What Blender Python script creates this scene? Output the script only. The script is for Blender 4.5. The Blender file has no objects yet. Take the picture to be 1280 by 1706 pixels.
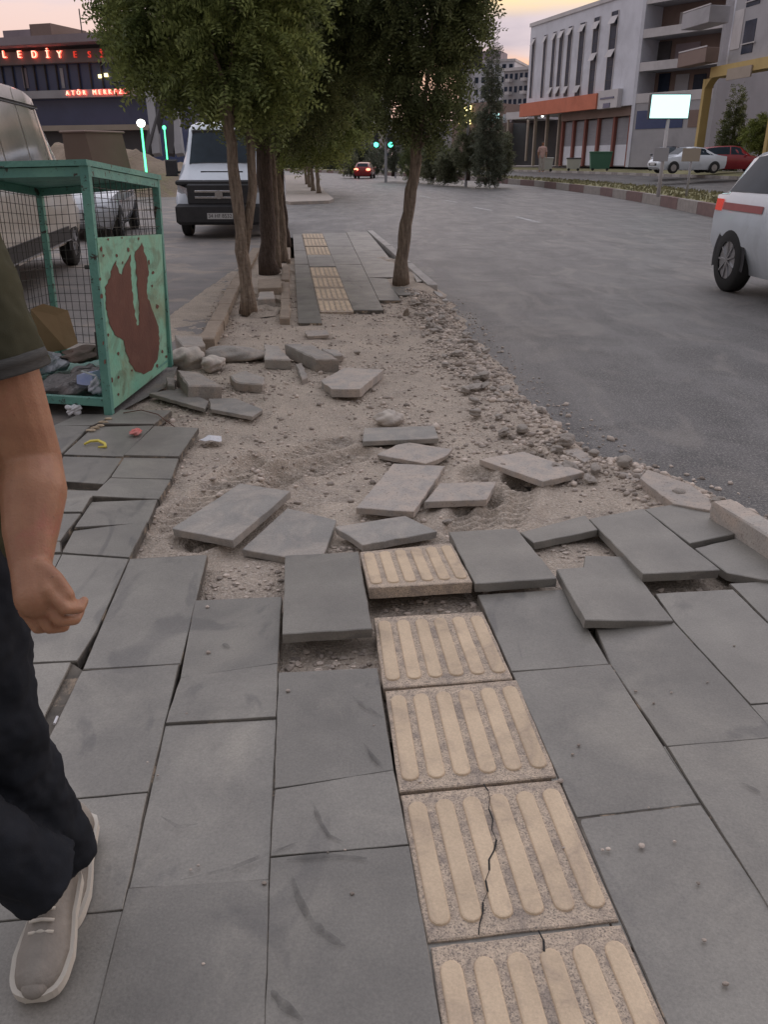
import bpy, math, random
import numpy as np
from mathutils import Vector, Matrix
R = math.radians
rnd = random.Random(7)
sc = bpy.context.scene
COL = sc.collection

# ---------------------------------------------------------------- camera
CX, CY, F, PITCH, H = 640.0, 853.0, 1340.0, 23.58, 1.5
cam = bpy.data.cameras.new('camera')
cam.sensor_fit = 'VERTICAL'; cam.sensor_height = 24.0; cam.lens = 24.0*F/1706.0
cam.clip_start = 0.05; cam.clip_end = 3000
camo = bpy.data.objects.new('camera', cam); COL.objects.link(camo)
camo.location = (0, 0, H); camo.rotation_euler = (R(90-PITCH), 0, 0)
sc.camera = camo
# ---------------------------------------------------------------- world and sun
SUN_EL, SUN_AZ = 1.5, 48.0        # azimuth measured from +Y towards +X
w = bpy.data.worlds.new('World'); sc.world = w; w.use_nodes = True
nt = w.node_tree; nt.nodes.clear()
def nd(t, **k):
    n = nt.nodes.new(t)
    for a, b in k.items(): setattr(n, a, b)
    return n
out = nd('ShaderNodeOutputWorld')
sky = nd('ShaderNodeTexSky', sky_type='NISHITA', sun_disc=False, sun_elevation=R(SUN_EL), sun_rotation=R(SUN_AZ))
bg1 = nd('ShaderNodeBackground'); bg1.inputs[1].default_value = 0.05
nt.links.new(sky.outputs[0], bg1.inputs[0])
tc = nd('ShaderNodeTexCoord'); sep = nd('ShaderNodeSeparateXYZ'); nt.links.new(tc.outputs['Generated'], sep.inputs[0])
ramp = nd('ShaderNodeValToRGB'); nt.links.new(sep.outputs[2], ramp.inputs[0])
e = ramp.color_ramp.elements
e[0].position = 0.0; e[0].color = (0.60, 0.41, 0.39, 1)
e[1].position = 1.0; e[1].color = (0.96, 0.98, 1.08, 1)
for p, c in ((0.10, (0.66, 0.455, 0.42, 1)), (0.18, (0.70, 0.54, 0.53, 1)), (0.4, (0.98, 0.95, 1.02, 1))):
    x = e.new(p); x.color = c
ramp2 = nd('ShaderNodeValToRGB'); nt.links.new(sep.outputs[2], ramp2.inputs[0]); e2 = ramp2.color_ramp.elements
e2[0].position = 0.0; e2[0].color = (0.66, 0.50, 0.52, 1); e2[1].position = 0.5; e2[1].color = (0.88, 0.86, 0.94, 1)
for p, c in ((0.07, (0.74, 0.42, 0.36, 1)), (0.095, (0.78, 0.42, 0.28, 1)), (0.112, (0.36, 0.31, 0.40, 1)), (0.136, (0.40, 0.34, 0.42, 1)), (0.152, (0.85, 0.60, 0.30, 1)), (0.25, (0.8, 0.66, 0.55, 1))):
    x = e2.new(p); x.color = c
# warm glow towards the set sun
dot = nd('ShaderNodeVectorMath', operation='DOT_PRODUCT'); nt.links.new(tc.outputs['Generated'], dot.inputs[0])
dot.inputs[1].default_value = (math.sin(R(16))*0.98, math.cos(R(16))*0.98, 0.17)
gl = nd('ShaderNodeMapRange'); gl.inputs[1].default_value = 0.90; gl.inputs[2].default_value = 0.985
nt.links.new(dot.outputs['Value'], gl.inputs[0])
mx = nd('ShaderNodeMix', data_type='RGBA'); nt.links.new(gl.outputs[0], mx.inputs[0])
nt.links.new(ramp.outputs[0], mx.inputs[6]); nt.links.new(ramp2.outputs[0], mx.inputs[7])
# lavender cloud bands
mp = nd('ShaderNodeMapping'); mp.inputs[3].default_value = (2.6, 2.6, 13.0); mp.inputs[1].default_value = (0.3, 1.7, 0.45)
nt.links.new(tc.outputs['Generated'], mp.inputs[0])
nz = nd('ShaderNodeTexNoise'); nz.inputs['Scale'].default_value = 1.6; nz.inputs['Detail'].default_value = 6
nt.links.new(mp.outputs[0], nz.inputs[0])
cr = nd('ShaderNodeMapRange'); cr.inputs[1].default_value = 0.46; cr.inputs[2].default_value = 0.60
nt.links.new(nz.outputs[0], cr.inputs[0])
cm = nd('ShaderNodeMath', operation='MULTIPLY'); cm.inputs[1].default_value = 0.8; nt.links.new(cr.outputs[0], cm.inputs[0])
mx2 = nd('ShaderNodeMix', data_type='RGBA'); nt.links.new(cm.outputs[0], mx2.inputs[0])
nt.links.new(mx.outputs[2], mx2.inputs[6]); mx2.inputs[7].default_value = (0.55, 0.46, 0.52, 1)
# the sky away from the sunset is dimmer
bk = nd('ShaderNodeMapRange'); bk.inputs[1].default_value = -0.5; bk.inputs[2].default_value = 0.25; bk.inputs[3].default_value = 0.30; bk.inputs[4].default_value = 1.0
nt.links.new(sep.outputs[1], bk.inputs[0])
bg2 = nd('ShaderNodeBackground'); nt.links.new(bk.outputs[0], bg2.inputs[1])
nt.links.new(mx2.outputs[2], bg2.inputs[0])
add = nd('ShaderNodeAddShader'); nt.links.new(bg1.outputs[0], add.inputs[0]); nt.links.new(bg2.outputs[0], add.inputs[1])
nt.links.new(add.outputs[0], out.inputs[0])
sl = bpy.data.lights.new('sun', 'SUN'); sl.energy = 0.5; sl.angle = R(25); sl.color = (1.0, 0.86, 0.74)
so = bpy.data.objects.new('sun', sl); COL.objects.link(so)
sd = Vector((math.sin(R(SUN_AZ))*math.cos(R(SUN_EL)), math.cos(R(SUN_AZ))*math.cos(R(SUN_EL)), math.sin(R(SUN_EL))))
so.rotation_euler = sd.to_track_quat('Z', 'Y').to_euler()
sc.view_settings.view_transform = 'Standard'; sc.view_settings.look = 'None'
sc.view_settings.exposure = 0.36; sc.view_settings.gamma = 1.0

# ---------------------------------------------------------------- helpers
cp, sp = math.cos(R(PITCH)), math.sin(R(PITCH))
def ray(px, py):
    a, b = (px-CX)/F, (py-CY)/F
    return Vector((a, cp-b*sp, -sp-b*cp))
def G(px, py, z=0.0):
    "the point at height z seen at this pixel of the photograph"
    d = ray(px, py); t = (z-H)/d.z
    return Vector((d.x*t, d.y*t, z))
def D(px, py, Y):
    "the point at distance Y seen at this pixel"
    d = ray(px, py); t = Y/d.y
    return Vector((d.x*t, Y, H+d.z*t))
def XA(px, Y, z):
    return (px-CX)/F*(Y*cp-(z-H)*sp)

def tag(o, label=None, cat=None, group=None, kind=None):
    if label: o['label'] = label
    if cat: o['category'] = cat
    if group: o['group'] = group
    if kind or cat: o['kind'] = kind or 'thing'
    return o
def empty(name, loc, rz=0.0, label=None, cat=None, group=None):
    o = bpy.data.objects.new(name, None); o.empty_display_size = 0.1
    COL.objects.link(o); o.location = loc; o.rotation_euler = (0, 0, rz)
    return tag(o, label, cat, group)
def copy_tree(o, parent=None):
    c = o.copy(); COL.objects.link(c); c.parent = parent
    for ch in o.children:
        copy_tree(ch, c)
    return c

class MB:
    def __init__(s): s.v = []; s.f = []; s.m = []
    def add(s, vs, fs, m=0):
        n = len(s.v); s.v += [tuple(v) for v in vs]
        s.f += [tuple(i+n for i in f) for f in fs]; s.m += [m]*len(fs); return s
    def box(s, a, b, m=0):
        (x0, y0, z0), (x1, y1, z1) = a, b
        x0, x1 = sorted((x0, x1)); y0, y1 = sorted((y0, y1)); z0, z1 = sorted((z0, z1))
        return s.add([(x0,y0,z0),(x1,y0,z0),(x1,y1,z0),(x0,y1,z0),(x0,y0,z1),(x1,y0,z1),(x1,y1,z1),(x0,y1,z1)],
              [(0,3,2,1),(4,5,6,7),(0,1,5,4),(1,2,6,5),(2,3,7,6),(3,0,4,7)], m)
    def bbox(s, a, b, c=0.01, m=0):
        "box with chamfered edges"
        (x0, y0, z0), (x1, y1, z1) = a, b
        vs = []
        for z, k in ((z0, c), (z0+c, 0), (z1-c, 0), (z1, c)):
            vs += [(x0+k+c*0,y0+k,z),(x1-k,y0+k,z),(x1-k,y1-k,z),(x0+k,y1-k,z)]
        fs = [(3,2,1,0),(12,13,14,15)]
        for l in range(3):
            for i in range(4):
                j = (i+1) % 4
                fs.append((l*4+i, l*4+j, l*4+4+j, l*4+4+i))
        return s.add(vs, fs, m)
    def hexa(s, p, m=0):
        "8 corner points, bottom four then top four"
        return s.add(p, [(0,3,2,1),(4,5,6,7),(0,1,5,4),(1,2,6,5),(2,3,7,6),(3,0,4,7)], m)
    def bar(s, a, b, w, h=None, m=0):
        a, b = Vector(a), Vector(b); h = h or w
        d = (b-a).normalized(); up = Vector((0,0,1)) if abs(d.z) < 0.9 else Vector((0,1,0))
        u = d.cross(up).normalized()*w/2; v = u.cross(d).normalized()*h/2
        return s.hexa([a-u-v, a+u-v, a+u+v, a-u+v, b-u-v, b+u-v, b+u+v, b-u+v], m)
    def tube(s, pts, rad, n=8, m=0, cap=True, sx=1.0):
        pts = [Vector(p) for p in pts]
        if not hasattr(rad, '__len__'): rad = [rad]*len(pts)
        vs = []; prev = None
        for i, p in enumerate(pts):
            d = (pts[min(i+1, len(pts)-1)]-pts[max(i-1, 0)]).normalized()
            if prev is None:
                up = Vector((0,0,1)) if abs(d.z) < 0.9 else Vector((1,0,0))
                u = d.cross(up).normalized()
            else:
                u = (prev-d*prev.dot(d)).normalized()
            prev = u; v = d.cross(u)
            for k in range(n):
                t = 2*math.pi*k/n
                vs.append(p+(u*math.cos(t)*sx+v*math.sin(t))*rad[i])
        fs = []
        for i in range(len(pts)-1):
            for k in range(n):
                j = (k+1) % n
                fs.append((i*n+k, i*n+j, (i+1)*n+j, (i+1)*n+k))
        if cap:
            fs.append(tuple(range(n-1, -1, -1))); fs.append(tuple((len(pts)-1)*n+k for k in range(n)))
        return s.add(vs, fs, m)
    def cyl(s, a, b, r, n=16, m=0, r2=None):
        return s.tube([a, b], [r, r if r2 is None else r2], n, m)
    def poly(s, pts, m=0):
        return s.add(pts, [tuple(range(len(pts)))], m)
    def tess(s, pts, m=0):
        from mathutils.geometry import tessellate_polygon
        return s.add(pts, [tuple(t) for t in tessellate_polygon([[Vector(p) for p in pts]])], m)
    def prism(s, pts, d, m=0):
        "polygon extruded by the vector d"
        n = len(pts); d = Vector(d); q = [Vector(p) for p in pts]; vs = q+[p+d for p in q]
        fs = [tuple(range(n)), tuple(range(2*n-1, n-1, -1))]+[(i, i+n, (i+1)%n+n, (i+1)%n) for i in range(n)]
        return s.add(vs, fs, m)
    def blob(s, c, r, seed=0, sub=2, amp=0.18, m=0, flat=1.0):
        vs, fs = ICO[sub]; rr = np.random.RandomState(seed)
        ph = rr.rand(6)*6.28; out = []
        for x, y, z in vs:
            k = 1+amp*(math.sin(3.1*x+ph[0])+math.sin(3.7*y+ph[1])+math.sin(4.3*z+ph[2])+.6*math.sin(7*x+5*y+ph[3])+.5*math.sin(9*z-6*x+ph[4]))/2.2
            out.append((c[0]+x*k*r[0], c[1]+y*k*r[1], c[2]+z*k*r[2]*flat))
        return s.add(out, fs, m)
    def build(s, name, mats, parent=None, local=False, smooth=False, label=None, cat=None, group=None, kind=None):
        me = bpy.data.meshes.new(name)
        if not isinstance(mats, (list, tuple)): mats = [mats]
        vs = s.v; loc = None
        if parent is None:
            a = np.array(vs); loc = ((a[:,0].min()+a[:,0].max())/2, (a[:,1].min()+a[:,1].max())/2, a[:,2].min())
            if kind == 'structure': loc = (0, 0, 0)
            vs = (a-np.array(loc)).tolist()
        elif not local:
            top = parent
            while top.parent: top = top.parent
            M = (Matrix.Translation(top.location) @ Matrix.Rotation(top.rotation_euler.z, 4, 'Z')).inverted()
            vs = [tuple(M @ Vector(v)) for v in vs]
        me.from_pydata(vs, [], s.f)
        for m in mats: me.materials.append(m)
        if len(mats) > 1: me.polygons.foreach_set('material_index', s.m)
        if smooth: me.polygons.foreach_set('use_smooth', [True]*len(me.polygons))
        me.update()
        o = bpy.data.objects.new(name, me); COL.objects.link(o); o.parent = parent
        if loc: o.location = loc
        return tag(o, label, cat, group, kind)

def make_ico():
    t = (1+5**.5)/2
    v = [(-1,t,0),(1,t,0),(-1,-t,0),(1,-t,0),(0,-1,t),(0,1,t),(0,-1,-t),(0,1,-t),(t,0,-1),(t,0,1),(-t,0,-1),(-t,0,1)]
    v = [tuple(Vector(p).normalized()) for p in v]
    f = [(0,11,5),(0,5,1),(0,1,7),(0,7,10),(0,10,11),(1,5,9),(5,11,4),(11,10,2),(10,7,6),(7,1,8),(3,9,4),(3,4,2),(3,2,6),(3,6,8),(3,8,9),(4,9,5),(2,4,11),(6,2,10),(8,6,7),(9,8,1)]
    L = [(v, f)]
    for _ in range(3):
        v, f = list(L[-1][0]), L[-1][1]; c = {}; nf = []
        def mid(a, b):
            k = (min(a,b), max(a,b))
            if k not in c:
                v.append(tuple(((Vector(v[a])+Vector(v[b]))/2).normalized())); c[k] = len(v)-1
            return c[k]
        for a, b, d in f:
            x, y, z = mid(a,b), mid(b,d), mid(d,a)
            nf += [(a,x,z),(b,y,x),(d,z,y),(x,y,z)]
        L.append((v, nf))
    return L
ICO = make_ico()

def np_mesh(name, V, Q, mat, smooth=False):
    me = bpy.data.meshes.new(name); k = Q.shape[1]
    me.vertices.add(len(V)); me.vertices.foreach_set('co', V.astype(np.float32).ravel())
    me.loops.add(Q.size); me.loops.foreach_set('vertex_index', Q.astype(np.int32).ravel())
    me.polygons.add(len(Q)); me.polygons.foreach_set('loop_start', np.arange(0, Q.size, k, dtype=np.int32))
    me.polygons.foreach_set('loop_total', np.full(len(Q), k, dtype=np.int32))
    if smooth: me.polygons.foreach_set('use_smooth', np.ones(len(Q), dtype=bool))
    me.materials.append(mat); me.update(calc_edges=True); me.validate()
    return me

# ---------------------------------------------------------------- materials
def mat(name, c, c2=None, scale=6.0, rough=0.7, bump=0.0, bscale=None, metal=0.0, smudge=None, smlo=0.60, smhi=0.66, smscale=2.6, grain=0.0, gscale=200, speck=None, sscale=120.0, samt=0.15,
        stain=None, stscale=1.5, stlo=0.55, sthi=0.75, stretch=None, rrand=0.0, spec=0.5, emit=None, estr=1.0, alpha=1.0, coat=0.0, trans=0.0, bdist=0.01, isl=0.0):
    m = bpy.data.materials.new(name); m.use_nodes = True
    t = m.node_tree; N = t.nodes; L = t.links; b = N['Principled BSDF']
    b.inputs['Roughness'].default_value = rough; b.inputs['Metallic'].default_value = metal
    b.inputs['Specular IOR Level'].default_value = spec; b.inputs['Alpha'].default_value = alpha
    b.inputs['Coat Weight'].default_value = coat; b.inputs['Transmission Weight'].default_value = trans
    def rgb(c): return (c[0], c[1], c[2], 1)
    tcn = N.new('ShaderNodeTexCoord'); co = tcn.outputs['Object']
    if stretch:
        mp = N.new('ShaderNodeMapping'); mp.inputs[3].default_value = stretch; L.new(co, mp.inputs[0]); co = mp.outputs[0]
    cur = None
    if c2 is None: c2 = tuple(x*0.82 for x in c)
    n1 = N.new('ShaderNodeTexNoise'); n1.inputs['Scale'].default_value = scale; n1.inputs['Detail'].default_value = 8; n1.inputs['Roughness'].default_value = 0.6
    L.new(co, n1.inputs[0])
    mr = N.new('ShaderNodeMapRange'); mr.inputs[1].default_value = 0.33; mr.inputs[2].default_value = 0.67; L.new(n1.outputs[0], mr.inputs[0])
    x = N.new('ShaderNodeMix'); x.data_type = 'RGBA'; x.inputs[6].default_value = rgb(c); x.inputs[7].default_value = rgb(c2)
    L.new(mr.outputs[0], x.inputs[0]); cur = x.outputs[2]
    if stain:
        n2 = N.new('ShaderNodeTexNoise'); n2.inputs['Scale'].default_value = stscale; n2.inputs['Detail'].default_value = 9; n2.inputs['Distortion'].default_value = 0.8
        n2.inputs['Roughness'].default_value = 0.65
        L.new(tcn.outputs['Object'], n2.inputs[0])
        r2 = N.new('ShaderNodeMapRange'); r2.inputs[1].default_value = stlo; r2.inputs[2].default_value = sthi; L.new(n2.outputs[0], r2.inputs[0])
        y = N.new('ShaderNodeMix'); y.data_type = 'RGBA'; L.new(r2.outputs[0], y.inputs[0]); L.new(cur, y.inputs[6]); y.inputs[7].default_value = rgb(stain); cur = y.outputs[2]
    if smudge:
        mp5 = N.new('ShaderNodeMapping'); mp5.inputs[2].default_value = (0,0,0.6); mp5.inputs[3].default_value = (1.0,0.45,1.0); L.new(tcn.outputs['Object'], mp5.inputs[0])
        n5 = N.new('ShaderNodeTexNoise'); n5.inputs['Scale'].default_value = smscale; n5.inputs['Detail'].default_value = 5; n5.inputs['Distortion'].default_value = 2.2; L.new(mp5.outputs[0], n5.inputs[0])
        r6 = N.new('ShaderNodeMapRange'); r6.inputs[1].default_value = smlo; r6.inputs[2].default_value = smhi; r6.inputs[4].default_value = 0.55; L.new(n5.outputs[0], r6.inputs[0])
        y = N.new('ShaderNodeMix'); y.data_type = 'RGBA'; L.new(r6.outputs[0], y.inputs[0]); L.new(cur, y.inputs[6]); y.inputs[7].default_value = rgb(smudge); cur = y.outputs[2]
    if speck:
        n3 = N.new('ShaderNodeTexNoise'); n3.inputs['Scale'].default_value = sscale; n3.inputs['Detail'].default_value = 4; n3.inputs['Roughness'].default_value = 0.7
        L.new(tcn.outputs['Object'], n3.inputs[0])
        r3 = N.new('ShaderNodeMapRange'); r3.inputs[1].default_value = 0.80-samt*2; r3.inputs[2].default_value = 0.86-samt*1.6; L.new(n3.outputs[0], r3.inputs[0])
        y = N.new('ShaderNodeMix'); y.data_type = 'RGBA'; L.new(r3.outputs[0], y.inputs[0]); L.new(cur, y.inputs[6]); y.inputs[7].default_value = rgb(speck); cur = y.outputs[2]
    if grain:
        n7 = N.new('ShaderNodeTexNoise'); n7.inputs['Scale'].default_value = gscale; n7.inputs['Detail'].default_value = 5; n7.inputs['Roughness'].default_value = 0.8; L.new(tcn.outputs['Object'], n7.inputs[0])
        r7 = N.new('ShaderNodeMapRange'); r7.inputs[1].default_value = .3; r7.inputs[2].default_value = .7; r7.inputs[3].default_value = 1-grain; r7.inputs[4].default_value = 1+grain; L.new(n7.outputs[0], r7.inputs[0])
        h7 = N.new('ShaderNodeHueSaturation'); L.new(r7.outputs[0], h7.inputs['Value']); L.new(cur, h7.inputs['Color']); cur = h7.outputs[0]
    if rrand or isl:
        if isl:
            oi = N.new('ShaderNodeNewGeometry'); src = oi.outputs['Random Per Island']; rr = isl
        else:
            oi = N.new('ShaderNodeObjectInfo'); src = oi.outputs['Random']; rr = rrand
        r4 = N.new('ShaderNodeMapRange'); r4.inputs[3].default_value = 1-rr; r4.inputs[4].default_value = 1+rr; L.new(src, r4.inputs[0])
        hs = N.new('ShaderNodeHueSaturation'); L.new(r4.outputs[0], hs.inputs['Value']); L.new(cur, hs.inputs['Color']); cur = hs.outputs[0]
    L.new(cur, b.inputs['Base Color'])
    if bump:
        n4 = N.new('ShaderNodeTexNoise'); n4.inputs['Scale'].default_value = bscale or scale*6; n4.inputs['Detail'].default_value = 6
        L.new(tcn.outputs['Object'], n4.inputs[0])
        bm = N.new('ShaderNodeBump'); bm.inputs['Strength'].default_value = bump; bm.inputs['Distance'].default_value = bdist
        L.new(n4.outputs[0], bm.inputs['Height']); L.new(bm.outputs[0], b.inputs['Normal'])
        # uneven gloss
        r5 = N.new('ShaderNodeMapRange'); r5.inputs[3].default_value = max(0.02, rough-0.1); r5.inputs[4].default_value = min(1, rough+0.12)
        L.new(n1.outputs[0], r5.inputs[0]); L.new(r5.outputs[0], b.inputs['Roughness'])
    if emit:
        b.inputs['Emission Color'].default_value = rgb(emit); b.inputs['Emission Strength'].default_value = estr
    return m

M = {}
M['slab'] = mat('slab_grey', (0.235,0.222,0.195), (0.172,0.163,0.146), 3.5, 0.44, 0.5, 130, speck=(0.12,0.11,0.10), sscale=110, samt=0.055, stain=(0.30,0.28,0.24), stscale=1.7, stlo=0.52, sthi=0.75, isl=0.14, bdist=0.002, grain=.22, gscale=150, smudge=(0.11,0.105,0.10))
M['slab_loose'] = mat('slab_dusty', (0.285,0.27,0.245), (0.225,0.215,0.198), 5, 0.6, 0.5, 110, speck=(0.16,0.15,0.14), sscale=130, samt=0.08, grain=.22, gscale=120, stain=(0.40,0.35,0.30), stscale=4, stlo=0.45, sthi=0.7, rrand=0.10, bdist=0.003)
M['slab_dusty'] = mat('slab_very_dusty', (0.40,0.36,0.32), (0.31,0.29,0.27), 9, 0.85, 0.5, 60, speck=(0.2,0.18,0.16), sscale=90, samt=0.12, stain=(0.46,0.39,0.33), stscale=6, stlo=0.4, sthi=0.6, rrand=0.08, bdist=0.004)
M['tact'] = mat('tactile_beige', (0.64,0.50,0.345), (0.54,0.42,0.29), 8, 0.7, 0.4, 120, speck=(0.25,0.19,0.15), sscale=220, samt=0.04, grain=.14, gscale=170, stain=(0.40,0.31,0.23), stscale=9, stlo=0.52, sthi=0.74, rrand=0.05, bdist=0.002)
M['tactbase'] = mat('tactile_dirty', (0.60,0.48,0.36), (0.48,0.39,0.30), 22, 0.85, 0.6, 200, speck=(0.20,0.17,0.145), sscale=230, samt=0.15, grain=.3, gscale=170, stain=(0.34,0.28,0.23), stscale=16, stlo=0.47, sthi=0.64, bdist=0.004)
M['dirt'] = mat('dirt', (0.54,0.455,0.37), (0.41,0.345,0.285), 3.2, 0.95, 1.0, 90, grain=.3, gscale=70, speck=(0.62,0.56,0.49), sscale=95, samt=0.13, stain=(0.28,0.24,0.205), stscale=3.5, stlo=0.55, sthi=0.72, bdist=0.02, spec=0.2)
M['gravel'] = mat('gravel_stone', (0.52,0.44,0.37), (0.38,0.33,0.29), 30, 0.9, 0.4, 80, isl=0.45, spec=0.25)
M['rock'] = mat('pale_stone', (0.50,0.45,0.39), (0.36,0.32,0.29), 12, 0.9, 0.7, 60, isl=0.25, spec=0.25)
M['concrete'] = mat('old_concrete', (0.40,0.37,0.33), (0.30,0.275,0.25), 7, 0.88, 0.7, 70, speck=(0.18,0.16,0.145), sscale=110, samt=0.12, stain=(0.44,0.37,0.31), stscale=5, stlo=0.45, sthi=0.65, rrand=0.12, bdist=0.006)
M['asphalt'] = mat('asphalt', (0.145,0.139,0.134), (0.075,0.073,0.072), 0.7, 0.46, 1.0, 160, grain=.30, gscale=60, speck=(0.25,0.235,0.22), sscale=85, samt=0.15, stain=(0.048,0.046,0.045), stscale=1.1, stlo=0.44, sthi=0.62, bdist=0.008, stretch=(2.6,0.45,1.0), smudge=(0.22,0.20,0.175), smlo=0.52, smhi=0.66, smscale=1.4)
M['lot'] = mat('dusty_paving', (0.21,0.19,0.175), (0.145,0.135,0.13), 1.3, 0.7, 0.6, 40, speck=(0.3,0.26,0.22), sscale=60, samt=0.1, stain=(0.30,0.25,0.20), stscale=0.9, stlo=0.5, sthi=0.66, bdist=0.01)
M['earth'] = mat('dry_earth', (0.26,0.21,0.16), (0.18,0.15,0.12), 0.6, 0.95, 0.8, 9, stain=(0.20,0.20,0.11), stscale=0.4, bdist=0.05, spec=0.2)
M['kerb'] = mat('kerb_stone', (0.46,0.43,0.40), (0.36,0.34,0.32), 6, 0.85, 0.5, 50, speck=(0.2,0.19,0.18), samt=0.1, stain=(0.28,0.25,0.23), stscale=3, rrand=0.08, bdist=0.004)
M['kerbred'] = mat('kerb_red_paint', (0.20,0.125,0.115), (0.15,0.10,0.095), 5, 0.8, 0.4, 40)
M['kerbdark'] = mat('kerb_dark_paint', (0.33,0.30,0.275), (0.24,0.22,0.205), 5, 0.8, 0.4, 40)
M['white_line'] = mat('road_paint', (0.60,0.60,0.60), (0.42,0.42,0.42), 4, 0.7, 0.3, 60, stain=(0.14,0.14,0.14), stscale=9, stlo=0.5, sthi=0.56)
M['drygrass'] = mat('dry_grass', (0.30,0.28,0.16), (0.21,0.20,0.12), 1.2, 0.95, 0.5, 20, isl=0.3, spec=0.1)
M['joint'] = mat('joint_sand', (0.16,0.14,0.115), (0.07,0.063,0.055), 14, 0.95, 0.6, 120, stain=(0.33,0.26,0.19), stscale=7, stlo=0.55, sthi=0.62, bdist=0.004)
M['black'] = mat('dark_void', (0.02,0.02,0.02), rough=0.9)
# ================================================================ GROUND
UX = (490-640)/F*cp      # the pavement runs along this direction, in x per y
U = Vector((UX, 1, 0)).normalized(); V_ = Vector((U.y, -U.x, 0))
def uv(p): return p.x*U.x+p.y*U.y, p.x*V_.x+p.y*V_.y
def fromuv(u, v, z=0.0):
    q = U*u+V_*v; return Vector((q.x, q.y, z))

def sheet(name, pts, m, kind='structure', **k):
    mb = MB(); mb.poly(pts); return mb.build(name, m, kind=kind, **k)
sheet('ground', [(-900,-60,-0.45),(900,-60,-0.45),(900,1400,-0.45),(-900,1400,-0.45)], M['earth'])

# median front kerb line, from the photograph, on the road plane
ZR = -0.12
med = [G(px, py, ZR) for px, py in ((600,290.5),(690,294.5),(780,300.5),(890,310.5),(1000,325),(1100,343),(1200,365),(1280,385),(1400,418))]
d0 = (med[-1]-med[-2]).normalized()
med = [med[0]+(med[0]-med[1]).normalized()*60] + med + [med[-1]+d0*20+Vector((1.5,0,0))]
mpts = med
# road sheet: from the pavement edge to past the median
edge = [G(1700,1250,ZR), G(1280,880,ZR), G(1100,785,ZR), G(870,660,ZR), G(750,520,ZR), G(717,476,ZR), G(612,385,ZR)]
le = [Vector((x.x-0.9, x.y-0.0, ZR)) for x in edge]
road = [Vector((2.2,-8,ZR)), Vector((1.1,0.2,ZR))] + le + [Vector((-3.0,20.5,ZR)), Vector((-30,20.5,ZR)), Vector((-60,60,ZR)), Vector((-90,260,ZR)), Vector((10,260,ZR))]
road += [Vector((p.x+0.5, p.y, ZR)) for p in mpts] + [Vector((30,-8,ZR))]
sheet('road', road, M['asphalt'])
# worn lane dashes and the edge line by the median
mb = MB()
def dash(a, b, w, z=ZR+0.004):
    a, b = Vector(a), Vector(b); d = (b-a).normalized(); n = Vector((d.y,-d.x,0))*w/2
    mb.poly([a-n, a+n, b+n, b-n])
Z4 = ZR+0.004
dash(G(742,333.5,Z4), G(762,337,Z4), 0.16); dash(G(789,345,Z4), G(819,350.5,Z4), 0.15); dash(G(861,361,Z4), G(899,370.5,Z4), 0.14)
dash(G(1215,380,Z4), G(1262,388,Z4), 0.12); dash(G(700,326,Z4), G(716,329,Z4), 0.16)
for a, b in zip(mpts[2:-2], mpts[3:-1]):
    n = Vector(((b-a).y, -(b-a).x, 0)).normalized()
    dash(a-n*0.55+Vector((0,0,.004)), b-n*0.55+Vector((0,0,.004)), 0.10)
mb.build('road_markings', M['white_line'], kind='structure')

# terrain beyond: median, opposite carriageway, verge and the parking ground, as strips along the median
def offs(i, s):
    a = mpts[max(i-1,0)]; b = mpts[min(i+1,len(mpts)-1)]
    t = (b-a).normalized(); n = Vector((-t.y, t.x, 0))
    if n.x < 0: n = -n
    return n
# straightened outward direction so that strips do not cross
def strip(name, rows, m, lo=0, hi=None):
    mb = MB(); hi = hi or len(mpts); idx = list(range(lo, hi)); vs = []
    for i in idx:
        n = offs(i, 0)
        for s, z in rows:
            p = mpts[i]+n*s; vs.append((p.x, p.y, z))
    k = len(rows); fs = []
    for a in range(len(idx)-1):
        for b in range(k-1):
            fs.append((a*k+b, a*k+b+1, (a+1)*k+b+1, (a+1)*k+b))
    mb.add(vs, fs); return mb.build(name, m, kind='structure')
MZ = 0.26
strip('median_strip', [(0.26,-0.2),(0.26,MZ-0.02),(1.6,MZ+0.05),(3.2,MZ-0.02)], M['drygrass'])
strip('far_road', [(3.2,-0.2),(3.21,0.12),(12,0.42)], M['asphalt'])
strip('verge', [(12,-0.2),(12.01,0.58),(13.5,0.72),(15,0.80)], M['drygrass'])
strip('parking_ground', [(15,0.5),(15.01,0.796),(30,0.95),(150,1.05)], M['lot'])
# kerb stones of the median, painted in turns
mb = MB()
acc = 0.0; k = 0
for a, b in zip(mpts[:-1], mpts[1:]):
    L = (b-a).length; d = (b-a).normalized(); n = Vector((-d.y, d.x, 0)); n = n if n.x > 0 else -n
    ns = max(1, int(round(L/3.0)))
    for i in range(ns):
        p, q = a+d*(L*i/ns+0.02), a+d*(L*(i+1)/ns-0.02); k += 1
        P = [p, q, q+n*0.25, p+n*0.25]
        mb.hexa([x+Vector((0,0,-0.05)) for x in P]+[x+Vector((0,0,MZ-ZR)) for x in P], k % 2+1)
mb.build('median_kerb', [M['kerb'], M['kerbred'], M['kerbdark']], kind='structure')
mb = MB(); k = 0
for i in range(2, len(mpts)-1):
    a = mpts[i]+offs(i,0)*11.75; b = mpts[i+1]+offs(i+1,0)*11.75
    d = (b-a).normalized(); L = (b-a).length; ns = max(1, int(L/1.2)); n = Vector((-d.y,d.x,0)); n = n if n.x > 0 else -n
    for j in range(ns):
        p, q = a+d*(L*j/ns+.02), a+d*(L*(j+1)/ns-.02); k += 1
        P = [p, q, q+n*.22, p+n*.22]
        mb.hexa([Vector((x.x,x.y,0.2)) for x in P]+[Vector((x.x,x.y,0.60)) for x in P], k % 2)
mb.build('far_kerb', [M['kerb'], M['kerbdark']], kind='structure')

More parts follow.
